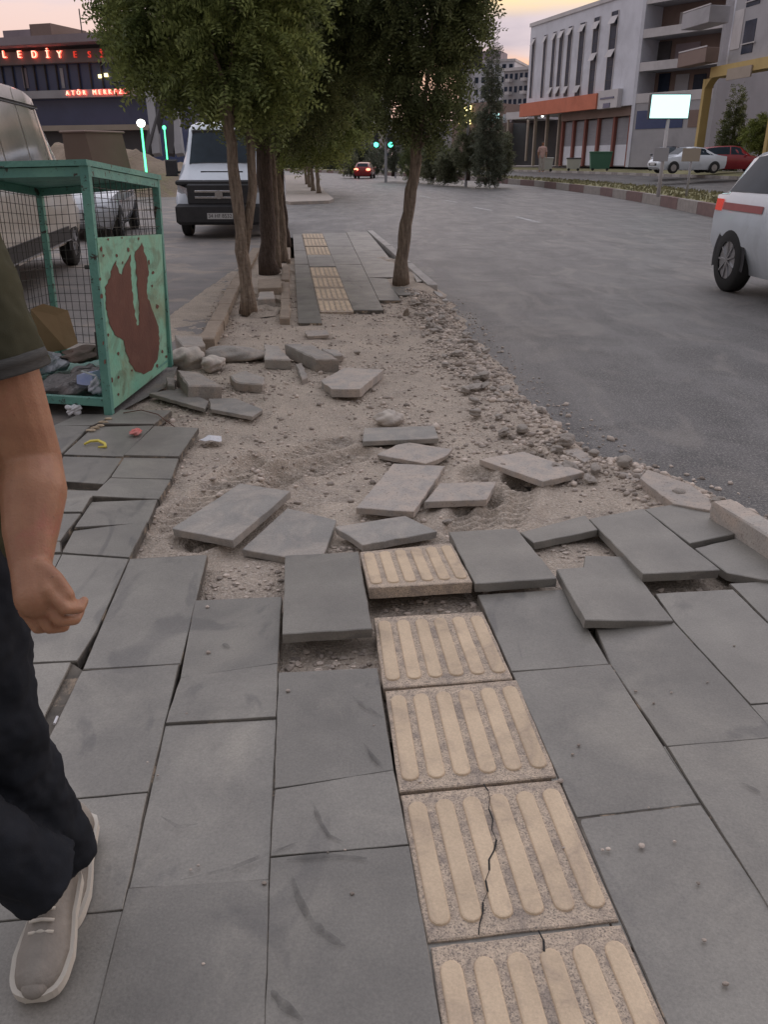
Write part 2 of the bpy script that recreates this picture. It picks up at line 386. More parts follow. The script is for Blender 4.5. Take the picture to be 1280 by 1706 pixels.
# left street and parking lot
LZ = -0.03
kl = [G(333,560,LZ), G(368,500,LZ), G(399,455,LZ), G(440,405,LZ), G(470,375,LZ), G(478,345,LZ)]
lot = [Vector((-40,-10,LZ)), Vector((-1.9,-10,LZ)), Vector((-1.9,4.6,LZ)), G(285,640,LZ), G(300,600,LZ)] + kl + [Vector((-2.6,21,LZ)), Vector((-8,40,LZ)), Vector((-12,70,LZ)), Vector((-60,70,LZ))]
sheet('parking_lot', lot, M['lot'])
sheet('side_street', [G(462,398,-.05), G(622,386,-.05), G(600,366,-.05), G(462,362,-.05)], M['asphalt'])
# far pavement with the row of trees
FZ = 0.0
fp = [G(484,336,FZ), G(548,334,FZ), G(556,331,FZ), G(541,318,FZ), G(528,300,FZ), G(505,292,FZ), G(478,292,FZ), G(440,300,FZ), G(440,330,FZ)]
mb = MB(); mb.prism([p+Vector((0,0,-.15)) for p in fp], (0,0,.15)); mb.build('far_pavement', M['slab_dusty'], kind='structure')

# ---------------------------------------------------------------- dirt sheet
def hashn(x, y, s):
    v = np.sin(x*127.1+y*311.7+s*74.7)*43758.5453; return v-np.floor(v)
def vnoise(x, y, s=0):
    xi, yi = np.floor(x), np.floor(y); xf, yf = x-xi, y-yi
    xf = xf*xf*(3-2*xf); yf = yf*yf*(3-2*yf)
    a, b = hashn(xi,yi,s), hashn(xi+1,yi,s); c, d = hashn(xi,yi+1,s), hashn(xi+1,yi+1,s)
    return (a*(1-xf)+b*xf)*(1-yf)+(c*(1-xf)+d*xf)*yf-0.5
def seg_dist(x, y, a, b):
    ax, ay, bx, by = a.x, a.y, b.x, b.y; L2 = (bx-ax)**2+(by-ay)**2
    t = np.clip(((x-ax)*(bx-ax)+(y-ay)*(by-ay))/L2, 0, 1)
    dx, dy = x-(ax+t*(bx-ax)), y-(ay+t*(by-ay))
    side = (bx-ax)*(y-ay)-(by-ay)*(x-ax)
    return np.hypot(dx, dy), side, t*math.sqrt(L2)
EDG = [G(1700,1200,-.1), G(1280,868,-.1), G(1100,790,-.1), G(1010,765,-.1), G(880,665,-.1), G(800,585,-.1), G(752,520,-.1), G(705,468,-.1), G(600,380,-.1)]
def edge_d(x, y):
    "signed distance to the road edge, positive on the dirt side"
    best = np.full(x.shape, 99.0); sg = np.ones(x.shape)
    for a, b in zip(EDG[:-1], EDG[1:]):
        d, s, _ = seg_dist(x, y, a, b); m = d < best
        best = np.where(m, d, best); sg = np.where(m, np.where(s > 0, 1.0, -1.0), sg)
    return best*sg
TR = [(G(285,880,-.06), G(430,775,-.06), G(560,742,-.06)), (G(330,905,-.06), G(470,800,-.06), G(600,760,-.06)),
      (G(838,870,-.06), G(868,800,-.06), G(880,760,-.06)), (G(778,890,-.06), G(800,830,-.06), G(800,790,-.06))]
def dirt_h(x, y):
    h = -0.058+0.030*vnoise(x*1.3,y*1.3,1)+0.020*vnoise(x*4,y*4,2)+0.012*vnoise(x*11,y*11,3)+0.007*vnoise(x*27,y*27,4)+0.004*vnoise(x*60,y*60,9)
    for tr in TR:
        for a, b in zip(tr[:-1], tr[1:]):
            d, s, t = seg_dist(x, y, a, b)
            w_ = np.clip(1-(d/0.11)**4, 0, 1); tread = 0.5+0.5*np.sign(np.sin((t+d*0.7*np.sign(s))*2*math.pi/0.075))
            h = h-w_*(0.018+0.026*tread)+0.018*np.exp(-((d-0.14)/0.03)**2)
    # far part rises to meet the laid paving, mounds beside the road
    far = np.clip((y-6.5)/2.0, 0, 1); h = h+0.030*far
    e = edge_d(x, y)+0.16*vnoise(x*2.2,y*2.2,5)+0.07*vnoise(x*7,y*7,6)
    h = h+0.022*np.exp(-((e-0.28)/0.16)**2)
    fall = np.clip((0.12-e)/0.22, 0, 1); h = h-fall*0.11-np.clip(-e-.1,0,1)*.15
    # stays under the laid slabs near the viewer
    near = np.clip((3.05-y)/0.25, 0, 1)*np.clip((2.2-x)/0.3,0,1); h = h-near*0.012
    return h
def grid_sheet(x0, x1, y0, y1, step):
    nx, ny = int((x1-x0)/step)+1, int((y1-y0)/step)+1
    X, Y = np.meshgrid(np.linspace(x0,x1,nx), np.linspace(y0,y1,ny))
    Vv = np.stack([X.ravel(), Y.ravel(), dirt_h(X, Y).ravel()], 1)
    i = np.arange((ny-1)*nx).reshape(ny-1, nx)[:, :-1].ravel()
    Q = np.stack([i, i+1, i+nx+1, i+nx], 1); return Vv, Q
Va, Qa = grid_sheet(-2.3, 2.9, 1.9, 6.9, 0.014)
Vb, Qb = grid_sheet(-2.3, 2.9, 6.9, 14.4, 0.035)
# left limit: not over the parking lot
def left_lim(y):  # x of the kerb line of the lot
    return -1.78-0.107*(y-7.5)
m_ = np_mesh('dirt', np.vstack([Va, Vb]), np.vstack([Qa, Qb+len(Va)]), M['dirt'], True)
o = bpy.data.objects.new('dirt', m_); COL.objects.link(o); tag(o, kind='structure')
def dz(x, y):
    return float(dirt_h(np.array([x], float), np.array([y], float))[0])

# ---------------------------------------------------------------- paving slabs
def slab_mesh(mb, pts, thick=0.045, ch=0.004, jag=0.0, seed=0, m=0, nseg=None):
    "a stone slab: top outline given as points (counter-clockwise or not), small worn chamfer, vertical sides"
    rr = random.Random(seed); P = [Vector(p) for p in pts]
    n = Vector((0,0,0))
    for i in range(len(P)):
        a, b, c = P[i-1], P[i], P[(i+1)%len(P)]; n += (b-a).cross(c-b)
    n.normalize()
    if n.z < 0: n = -n; P = P[::-1]
    c = sum(P, Vector())/len(P); outl = []
    for i, a in enumerate(P):
        b = P[(i+1)%len(P)]; L = (b-a).length; k = nseg or max(1, int(L/0.05))
        for j in range(k):
            p = a.lerp(b, j/k); d = (b-a).normalized(); s = d.cross(n)
            jj = jag if j else jag*0.3
            p = p+s*(rr.uniform(-1,1)*(jj+0.0005))+d*(rr.uniform(-.3,.3)*jj)
            if not j and ch: p = p+(c-p).normalized()*rr.uniform(0.0003,0.0016)
            outl.append(p)
    N = len(outl); vs = []
    for p in outl: vs.append(p+(c-p).normalized()*ch*1.3)
    for p in outl: vs.append(p-n*ch)
    for p in outl: vs.append(p-n*thick+(c-p).normalized()*rr.uniform(0,0.004+jag))
    fs = [tuple(range(N))]
    for l in range(2):
        for i in range(N):
            j = (i+1)%N; fs.append((l*N+i, (l+1)*N+i, (l+1)*N+j, l*N+j))
    fs.append(tuple(range(3*N-1, 2*N-1, -1)))
    mb.add(vs, fs, m)

def quad(c, zs=0.0):
    if not hasattr(zs, '__len__'): zs = [zs]*len(c)
    return [G(x, y, z) for (x, y), z in zip(c, zs)]
pav = MB(); pseed = [0]; QUADS = []
def laid(c, zs=0.0, gap=0.0008):
    q = quad(c, zs); cc = sum(q, Vector())/len(q); QUADS.append([(p.x,p.y) for p in q])
    pseed[0] += 1; bz = -0.004-0.0002*(pseed[0] % 17)
    pav.prism([Vector((p.x, p.y, p.z))+(p-cc).normalized()*0.003+Vector((0,0,bz)) for p in q], (0,0,-0.03), 1)
    q = [p+(cc-p).normalized()*gap for p in q]
    pseed[0] += 0; z = rnd.uniform(-0.0035, 0.0035)
    tl = [rnd.uniform(-.002,.002) for _ in q]
    slab_mesh(pav, [p+Vector((0,0,z+t)) for p, t in zip(q, tl)], 0.045, 0.0012, 0.0006, pseed[0])
# columns right of the tactile strip
laid([(797,990),(940,981),(1016,1105),(853,1118)])
laid([(854,1118.5),(1017,1106),(1168,1337),(962,1361)])
laid([(962,1362),(1168,1338),(1450,1760),(1156,1800)])
laid([(994,1045),(1124,1037),(1252,1175),(1299,1227),(1113,1243),(1018,1105)])
pav.poly([G(x,y,-.012) for x,y in ((118,1104),(137,1117),(85,1240),(26,1345),(38,1262))], 1)
laid([(1113,1244),(1299,1228),(1560,1560),(1330,1588)])
laid([(1330,1590),(1560,1562),(1820,1860),(1520,1900)])
laid([(1093,988),(1222,981),(1405,1160),(1252,1173),(1125,1036)])
laid([(1251,1174),(1405,1161),(1640,1390),(1460,1410)])
laid([(1217,972),(1330,966),(1500,1100),(1365,1120)])
laid([(1330,966),(1450,960),(1640,1085),(1500,1100)])
# between the two columns left of the strip
laid([(464,1120),(629,1113),(656,1283),(457,1315)])
laid([(457,1316),(656,1284),(682,1407),(450,1428)])
laid([(450,1429),(682,1408),(742,1740),(440,1760)])
laid([(325,1000),(469,993),(463,1105),(300,1130)])
laid([(300,1131),(463,1106),(460,1195),(275.5,1206)])
laid([(275,1207),(460,1196),(448,1464),(214,1478)])
laid([(213,1479),(448,1465),(441,1750),(140,1770)])
laid([(216,930),(345,923),(300,1105),(138,1114)])
laid([(136,1118),(298,1107),(247,1320),(28,1341)])
laid([(27,1342),(246,1321),(205,1516),(-67,1541)])
laid([(-68,1542),(204,1517),(134,1790),(-190,1810)])
laid([(103,923),(214,931),(160,1050),(128,1100),(10,1105)])
laid([(8,1108),(118,1104),(40,1262),(-80,1275)])
laid([(-82,1276),(40,1264),(-36,1450),(-180,1470)])
laid([(-182,1472),(-37,1452),(-140,1680),(-330,1700)])
laid([(-20,925),(101,922),(8,1106),(-130,1110)])
laid([(-132,1112),(6,1108),(-84,1276),(-260,1290)])
# the left stretch by the cage, uneven rows
laid([(257,709),(330,712),(298,760),(206,758)])
laid([(206,762),(297,763),(285,797),(184,795)], [-.012,-.010,0,0])
laid([(183,796),(284,798),(264,830),(152,826)], 0.0)
laid([(152,836),(262,832),(246,870),(124,878)], [-.018,-.004,0,0])
laid([(122,886),(245,870),(215,929),(103,921)], [-.016,-.002,0,0])
laid([(155,711),(255,708),(204,760),(105,756)])
laid([(105,760),(203,763),(182,794),(172,806),(88,800)])
laid([(85,816),(171,818),(150,829),(136,852),(60,852)], [-.012,-.012,0,0,0])
laid([(58,855),(134,855),(112,884),(100,900),(30,905)])
laid([(0,757),(103,758),(84,812),(-40,812)])
laid([(-42,816),(82,818),(56,860),(28,908),(-120,908)])
laid([(28,908),(100,902),(101,920),(16,922)])
laid([(200,683),(285,684),(256,706),(170,706)])
laid([(130,690),(196,690),(152,708),(90,708)])
laid([(30,708),(150,710),(103,755),(-30,755)])
laid([(-170,716),(28,716),(-32,755),(-250,755)])
laid([(-252,758),(-34,758),(-122,905),(-420,905)])
laid([(-140,925),(-22,925),(-132,1110),(-330,1110)])
laid([(-330,1112),(-134,1112),(-262,1290),(-520,1290)])
# far laid stretch beyond the hole
cols = [((488,390),(497,536)), ((503,389),(533,520)), ((537,388),(590,520)), ((577,386),(640,517)), ((613,385),(708,500))]
def cx_(i, y):
    (a, ya), (b, yb) = cols[i]; return a+(b-a)*(y-ya)/(yb-ya)
rows = {0: [390,402,418,440,470,500,538], 2: [388,396,410,424,441,468,501,517], 3: [386,400,417,436,462,500]}
for c, ys in rows.items():
    for a, b in zip(ys[:-1], ys[1:]):
        if c == 3 and a > 450:
            laid([(cx_(3,a),a),(645,a+2),(668,b),(cx_(3,b),b)])
            continue
        laid([(cx_(c,a),a),(cx_(c+1,a)-0.5,a),(cx_(c+1,b)-0.5,b),(cx_(c,b),b)], gap=0.006)
laid([(cx_(1,425),425),(cx_(2,425),425),(cx_(2,444),444),(cx_(1,444),444)])
laid([(652,478),(690,478),(700,490),(664,492)]); laid([(680,440),(690,440),(712,468),(695,470)])
# the same paving carries on beside and behind the viewer
def inpoly(x, y, P):
    c = False
    for i in range(len(P)):
        (x0,y0),(x1,y1) = P[i-1], P[i]
        if (y0 > y) != (y1 > y) and x < (x1-x0)*(y-y0)/(y1-y0)+x0: c = not c
    return c
def inframe(p):
    dep = p.y*cp+H*sp
    if dep < .05: return False
    px, py = CX+F*p.x/dep, CY-F*(p.y*sp-H*cp)/dep
    return -6 < px < 1286 and py < 1712
for ci in range(-9, 5):
    for ri in range(-5, 7):
        v0, u0 = .21+ci*.405, ri*.61+(.3 if ci % 2 else 0)-.4
        C_ = [fromuv(u0,v0), fromuv(u0,v0+.4), fromuv(u0+.6,v0+.4), fromuv(u0+.6,v0)]
        pts5 = [C_[0].lerp(C_[1],a).lerp(C_[3].lerp(C_[2],a),b) for a in (.02,.25,.5,.75,.98) for b in (.02,.25,.5,.75,.98)]
        cov = [any(inpoly(p.x,p.y,Q_) for Q_ in QUADS) for p in pts5]
        if all(cov) or (max(p.y for p in C_) > 1.9 and any(inframe(p) and not k for p, k in zip(pts5, cov))): continue
        if max(p.y for p in C_) > 3.6: continue
        slab_mesh(pav, [p+Vector((0,0,-.008)) for p in C_], .03, .0012, .0005, ci*50+ri)
pav.build('pavement', [M['slab'], M['joint']], kind='structure')

# displaced slabs: each a thing of its own
GRP = 'loose grey slabs lying around the dug-up stretch'
nsl = [100]
def loose(c, zs, label, thick=0.045, jag=0.0016, m='slab_loose', name='paving_slab', group=GRP, cat='paving slab'):
    nsl[0] += 1; mb = MB(); slab_mesh(mb, quad(c, zs), thick*(.74 if thick < .06 else 1), 0.0028, jag, nsl[0])
    return mb.build(name, M[m], label=label, cat=cat, group=group)
loose([(286,880),(388,900),(484,818),(400,805)], [.012,.025,.02,.0], 'thick grey slab lying askew just right of the dirt bank, dark front edge showing', 0.05)
loose([(403,915),(478,928),(540,923),(561,866),(479,846)], [-.02,-.02,-.016,-.012,-.016], 'grey slab wedged between the skewed slab and the big raised slab')
loose([(475,925),(597,919),(621,1047),(470,1056)], [.002,.002,.045,.045], 'largest raised grey slab, left of the tilted ribbed beige tile', 0.05, m='slab')
loose([(558,877),(676,859),(729,885),(604,908)], [.0,-.01,.0,.012], 'narrow broken grey slab leaning right behind the tilted ribbed beige tile', 0.045, 0.004)
loose([(748,886),(860,880),(929,963),(792,972)], [.004,.002,.04,.042], 'raised grey slab with scuff marks, right of the tilted ribbed beige tile', 0.05, m='slab')
loose([(867,887),(976,858),(997,882),(890,904)], [-.006,-.006,.008,.008], 'short grey slab bordering a dirt-filled gap on its near side', 0.045, m='slab')
loose([(982,864),(1072,847),(1201,949),(1072,956)], [.004,.004,.03,.04], 'long grey slab heaved up between two dirt-filled gaps', 0.05, m='slab')
loose([(1075,848),(1128,839),(1192,848),(1234,887),(1150,905)], [-.008,-.012,-.005,.016,.012], 'grey slab beside the pale kerb piece and the leaning kerb stone', 0.05, m='slab')
loose([(928,948),(973,944),(976,925),(1039,927),(1123,1034),(976,1033)], [.03,.026,.02,.006,.012,.05], 'lifted grey slab with a broken notch, chipped and gritty on its far left corner', 0.045, 0.001, m='slab')
loose([(1158,913),(1234,895),(1320,918),(1330,972),(1270,965),(1212,954)], [-.0,.0,.005,.015,.015,.006], 'grey slab with a bowed near edge under the leaning kerb stone', 0.05, m='slab')
loose([(607,713),(724,709),(731,730),(604,735)], [-.03,-.03,-.005,-.005], 'small rectangular grey slab with a pale lump of stone behind it', 0.04)
loose([(628,757),(660,741),(682,737),(755,748),(740,761),(709,772)], [-.01,-.02,-.02,-.02,-.01,-.008], 'pale jagged slab piece lying below the small rectangular slab', 0.035, 0.006, 'slab_dusty')
loose([(656,772),(742,776),(690,852),(593,846)], [-.02,-.02,.004,.002], 'long dusty slab laid lengthwise in the middle of the dirt', 0.045, 0.003, 'slab_dusty')
loose([(733,805),(827,802),(812,832),(707,836)], [-.03,-.025,-.004,-.004], 'dusty square slab to the right of the long lengthwise slab', 0.045, 0.003, 'slab_dusty')
loose([(799,765),(872,752),(975,786),(905,802)], [-.02,-.03,-.016,-.006], 'dusty slab lying diagonally near the stony road edge', 0.045, 0.002, 'slab_dusty')
loose([(940,751),(962,746),(992,762),(975,770)], [-.03,-.03,-.03,-.02], 'small flat slab chip beyond the diagonal slab by the road', 0.03, 0.006, 'slab_dusty')
loose([(1007,778),(1078,780),(1066,795),(1085,815),(1050,802)], [-.03,-.03,-.02,-.03,-.04], 'half buried pale slab at the road edge behind the kerb piece', 0.04, 0.004, 'slab_dusty')
loose([(248,655),(300,646),(347,668),(341,681)], [-.012,-.02,-.012,-.005], 'thin flat slab in front of the kerb blocks beside the green cage', 0.035, 0.003)
loose([(350,681),(348,664),(392,663),(438,682),(420,694)], [-.008,-.02,-.02,-.012,-.004], 'thin cracked slab with a chipped right corner, below the pile of blocks', 0.035, 0.003)
loose([(534,634),(575,612),(639,616),(600,648),(552,648)], [.0,.0,.01,.035,.03], 'broad broken slab propped on rubble at the right end of the block pile', 0.06, 0.006, 'slab_dusty')
loose([(507,551),(545,549),(548,558),(512,560)], [.0,.0,.0,.0], 'small pale slab fragment beside the near end of the far ribbed strip', 0.04, 0.006, 'slab_dusty')
loose([(1122,839),(1067,796),(1079,782),(1150,806),(1188,834),(1184,850)], [.0,.02,.02,.01,.01,.01], 'pale weathered kerb piece lying at the corner of the dirt and the road', 0.07, 0.003, 'slab_dusty', 'kerb_piece', None, 'kerb piece')
# leaning kerb stone at the right edge of the picture
mb = MB(); a, b, c_, d_ = G(1187,834,.09), G(1216,830,.09), G(1400,930,.11), G(1365,944,.11)
slab_mesh(mb, [a,b,c_,d_], 0.15, 0.008, 0.001, 5)
mb.build('kerb_stone', M['concrete'], label='long grey kerb stone leaning over the slabs at the road edge', cat='kerb stone')
# laid kerb along the far stretch
GK = 'kerb stones edging the far stretch of pavement'
for i, (a, b) in enumerate((((612,384),(641,409)), ((642,410),(672,437)), ((673,438),(713,474)))):
    p, q = G(*a,.02), G(*b,.02); t = (q-p).normalized(); n = Vector((-t.y,t.x,0))
    if n.x < 0: n = -n
    mb = MB(); slab_mesh(mb, [p,q,q+n*.13,p+n*.13], .2, .01, 0, i+60)
    mb.build('kerb_stone', M['kerb'], label=('far kerb stone at the corner where the side street meets', 'middle kerb stone behind the leaning tree trunk', 'near kerb stone right of the leaning tree trunk')[i], cat='kerb stone', group=GK)
mb = MB(); slab_mesh(mb, quad([(722,484),(736,488),(747,500),(738,500)], -.03), .12, .008, .004, 77)
mb.build('kerb_stone', M['kerb'], label='broken stub of pale kerb lying past the last laid kerb stone', cat='kerb stone', group=GK)

# ---------------------------------------------------------------- ribbed tactile tiles
def tactile(c, zs, label, nb=6, thick=0.045, crack=None, group='ribbed beige tiles of the guiding strip'):
    q = quad(c, zs)         # far-left, far-right, near-right, near-left
    cen = sum(q, Vector())/4; n = (q[1]-q[0]).cross(q[3]-q[0]).normalized()
    if n.z < 0: n = -n
    root = empty('tactile_tile', (cen.x, cen.y, min(p.z for p in q)-thick), 0, label, 'paving tile', group)
    def at(s, t, h=0.0): return q[0].lerp(q[1], s).lerp(q[3].lerp(q[2], s), t)+n*h
    mb = MB(); nsl[0] += 1; slab_mesh(mb, [at(.004,.006), at(.996,.006), at(.996,.994), at(.004,.994)], thick, 0.003, 0.0012, nsl[0])
    mb.build('tile_base', M['tactbase'], root)
    for i in range(nb):
        s0 = (i+0.5)/nb+0.012*(0.5-(i+.5)/nb); hw = 0.056*6/nb; mb = MB(); ring = []
        K = 7; t0, t1 = 0.075, 0.925; er = hw*1.0
        for k in range(K): a = math.pi*k/(K-1); ring.append((s0-hw*math.cos(a), t0-er*math.sin(a)*0.9+er))
        for k in range(K): a = math.pi*k/(K-1); ring.append((s0+hw*math.cos(a), t1+er*math.sin(a)*0.9-er))
        N = len(ring); vs = [at(s,t,0.0002) for s,t in ring]+[at(s0+(s-s0)*0.93,.5+(t-.5)*.992,0.0045) for s,t in ring]+[at(s0+(s-s0)*0.78,.5+(t-.5)*.98,0.0058) for s,t in ring]
        fs = [(l*N+i2, l*N+(i2+1)%N, (l+1)*N+(i2+1)%N, (l+1)*N+i2) for l in range(2) for i2 in range(N)]+[tuple(range(2*N,3*N))]
        mb.add(vs, fs); mb.build('rib', M['tact'], root)
    if crack:
        mb = MB(); pts = [at(s,t,.0064) for s,t in crack]
        for a, b in zip(pts[:-1], pts[1:]):
            d = (b-a).normalized(); k = d.cross(n)*rnd.uniform(.0007,.0026); mb.poly([a-k,a+k,b+k,b-k])
        mb.build('crack', M['black'], root)
    return root
tactile([(599,919),(753,904),(789,970),(614,980)], [.004,.004,.04,.044], 'ribbed beige tile tilted up out of line, farthest of the near strip', thick=0.046)
tactile([(622,1028),(805,1018),(857,1131),(638,1147)], 0, 'ribbed beige tile just before the gap with the tilted tile')
tactile([(641,1150),(862,1131),(930,1294),(664,1320)], 0, 'unbroken ribbed beige tile between the gap-side tile and the tile with the long crack')
tactile([(666,1323),(932,1297),(1034,1534),(712,1571)], 0, 'ribbed beige tile with a long crack running across its ribs', crack=[(.52,0),(.535,.06),(.53,.12),(.505,.20),(.51,.28),(.485,.36),(.495,.43),(.465,.50),(.42,.56),(.405,.63),(.37,.69),(.365,.76),(.325,.82),(.31,.88),(.28,.94),(.26,1.0)])
tactile([(715,1575),(1036,1537),(1240,1990),(790,2060)], 0, 'nearest ribbed beige tile, cut off by the bottom edge', crack=[(.56,0),(.57,.05),(.555,.1)])
ft = [(389,397),(397.5,410),(411,425)]
for i, (a, b) in enumerate(ft):
    tactile([(cx_(1,a),a),(cx_(2,a),a),(cx_(2,b),b),(cx_(1,b),b)], 0, ('farthest ribbed tile of all, at the side street corner', 'middle ribbed tile of the farthest patch', 'dirt-edged ribbed tile closing the farthest patch towards the viewer')[i], group='ribbed tiles of the two far patches')
ft = [(445,461),(462,479),(480,499),(500,519.5)]
for i, (a, b) in enumerate(ft):
    tactile([(cx_(1,a),a),(cx_(2,a),a),(cx_(2,b),b),(cx_(1,b),b)], 0, ('far end ribbed tile of the patch beside the leaning tree', 'second ribbed tile from the far end of the patch beside the tree', 'ribbed tile next to the dirt-side tile in the patch beside the tree', 'ribbed tile touching the dirt, beside the leaning tree patch')[i], group='ribbed tiles of the two far patches')
# ================================================================ RUBBLE, GRAVEL, CAGE, LITTER
def block(c, h, label, ztop=None, m='concrete', name='concrete_block', cat='concrete block', jag=0.006, zs=None, group='broken concrete blocks of the rubble pile'):
    "a block whose top outline is seen at the given pixels; h is its height"
    nsl[0] += 1; mb = MB(); z = ztop if zs is None else zs
    slab_mesh(mb, quad(c, z), h, 0.009, jag, nsl[0])
    return mb.build(name, M[m], label=label, cat=cat, group=group)
block([(294,616),(332,620),(370,643),(313,642)], .13, 'squared grey block nearest to the green cage, chipped corner towards the viewer', zs=[.09,.07,.05,.07])
block([(474,573),(519,572),(565,599),(526,598)], .11, 'longest grey block in the middle of the pile, resting on a pale stone', zs=[.10,.10,.06,.06])
block([(535,580),(562,582),(572,591),(556,592)], .05, 'small grey block tucked behind the longest block', .03)
block([(440,573),(464,576),(484,599),(441,598)], .08, 'pale square block left of the longest block', .04)
block([(382,625),(410,617),(442,628),(436,640),(392,636)], .07, 'rough weathered chunk between the squared block and the longest block', .02, jag=.015)
block([(290,558),(336,560),(342,576),(306,578)], .12, 'dark upright kerb block standing behind the green cage corner', .10)
block([(493,606),(503,604),(513,628),(503,632)], .05, 'thin pale stone wedged under the longest block', .0, jag=.008)
block([(276,628),(293,629),(291,642),(278,640)], .07, 'small reddish grey block against the green cage panel', .02)
def lump(c, r, label, seed, m='rock', name='concrete_lump', cat='concrete lump', group='rounded lumps of old concrete'):
    mb = MB(); mb.blob(c, r, seed, 3, .24)
    return mb.build(name, M[m], smooth=True, label=label, cat=cat, group=group)
p = G(394,596,-.03); lump((p.x,p.y,p.z+.03), (.29,.13,.075), 'long rounded concrete lump lying behind the pale square block', 3, 'concrete')
p = G(312,604,-.03); lump((p.x,p.y,p.z+.04), (.14,.16,.10), 'pale crumbly lump between the cage and the squared block', 4)
p = G(356,612,-.03); lump((p.x,p.y,p.z+.03), (.10,.10,.06), 'small crumbly lump right of the squared block', 14)
p = G(648,706,-.05); lump((p.x,p.y,p.z+.03), (.10,.06,.06), 'pale lump of stone behind the small rectangular slab', 5)
p = G(548,600,-.05); lump((p.x,p.y,p.z+.02), (.12,.07,.035), 'flat stone in front of the longest block', 6)
p = G(898,690,-.07); lump((p.x,p.y,p.z+.02), (.045,.035,.03), 'round pale stone alone at the asphalt edge', 8, name='stone', cat='stone')
p = G(677,528,-.05); lump((p.x,p.y,p.z+.03), (.035,.03,.05), 'dark upright clod in the dirt below the leaning tree', 9, 'earth', name='clod', cat='clod')

# kerb line and planter between the lot and the dirt
def kerbrun(p0, p1, n, w, h, zt, mb, m=0, jag=.006, gap=.01):
    a, b = G(p0[0],p0[1],zt), G(p1[0],p1[1],zt); d = (b-a).normalized(); L = (b-a).length
    t = Vector((d.y,-d.x,0)); t = t if t.x > 0 else -t
    for i in range(n):
        p, q = a+d*(L*i/n+gap), a+d*(L*(i+1)/n-gap); nsl[0] += 1; o_ = t*rnd.uniform(-.015,.015); z_ = Vector((0,0,rnd.uniform(-.012,.008)))
        slab_mesh(mb, [p+o_+z_, q+o_+z_, q+t*w+o_+z_, p+t*w+o_+z_], h, .012, jag, nsl[0], m)
KL = ['kerb block of the car park edge nearest the rubble', 'second kerb block of the car park edge from the rubble', 'third kerb block of the car park edge', 'kerb block of the car park edge beside the first trunk', 'kerb block of the car park edge beyond the first trunk', 'farthest kerb block of the car park edge by the white van']
kp = [(331,562),(349,532),(364,505),(378,480),(390,462),(402,442),(420,412)]
M['kerbbrown'] = mat('kerb_dusty_brown', (0.36,0.29,0.22), (0.26,0.21,0.165), 8, 0.9, 0.6, 50, speck=(0.15,0.12,0.1), samt=0.12, rrand=0.1)
for i in range(6):
    mb = MB(); kerbrun(kp[i+1], kp[i], 1, .14, .22, .07, mb)
    mb.build('kerb_block', M['kerbbrown'], label=KL[i], cat='kerb block', group='kerb blocks between the car park and the dirt')
kp = [(470,528),(482,490),(478,462),(476,432),(476,405)]
KL = ['low kerb block right of the tree pit, near end', 'low kerb block right of the tree pit, second from the near end', 'low kerb block right of the tall trunks', 'low kerb block beyond the tall trunks']
for i in range(4):
    mb = MB(); kerbrun((466+i*2,528-i*32),(468+i*2,496-i*28), 1, .10, .18, .05, mb)
    mb.build('kerb_block', M['kerbbrown'], label=KL[i], cat='kerb block', group='kerb blocks on the pavement side of the trunks')
block([(430,465),(466,463),(469,478),(430,480)], .14, 'kerb block lying across the planter behind the first trunk', .10, 'kerbbrown', jag=.004, group='blocks around the tree pit')
block([(432,486),(456,485),(458,497),(429,498)], .10, 'grey block at the back rim of the dark tree pit', .07, jag=.004, group='blocks around the tree pit')
# the planter earth, raised
mb = MB(); pl = [G(x,y,.01) for x, y in ((396,482),(470,500),(478,440),(482,392),(452,388),(418,430))]
mb.prism([q-Vector((0,0,.1)) for q in pl], (0,0,.1)); mb.build('planter_earth', M['dirt'], kind='structure')
# the dark pit round the first trunk
pit = G(438,520,-.02)
mb = MB(); n = 20; vs = []; fs = []
for l, (r, z) in enumerate(((.30,-.005),(.24,.035),(.17,.0),(.13,-.02))):
    for k in range(n):
        a = 2*math.pi*k/n; rr_ = r*(1+.18*math.sin(3*a+l)+.1*math.sin(5*a))
        vs.append((pit.x+rr_*math.cos(a)*.9, pit.y+rr_*math.sin(a), pit.z+z+.012*math.sin(4*a+l*2)))
for l in range(3):
    for k in range(n): fs.append((l*n+k, l*n+(k+1)%n, (l+1)*n+(k+1)%n, (l+1)*n+k))
mb.add(vs, fs); mb.poly(vs[3*n:])
mb.build('pit_rim', M['dirt'], smooth=True, kind='structure')

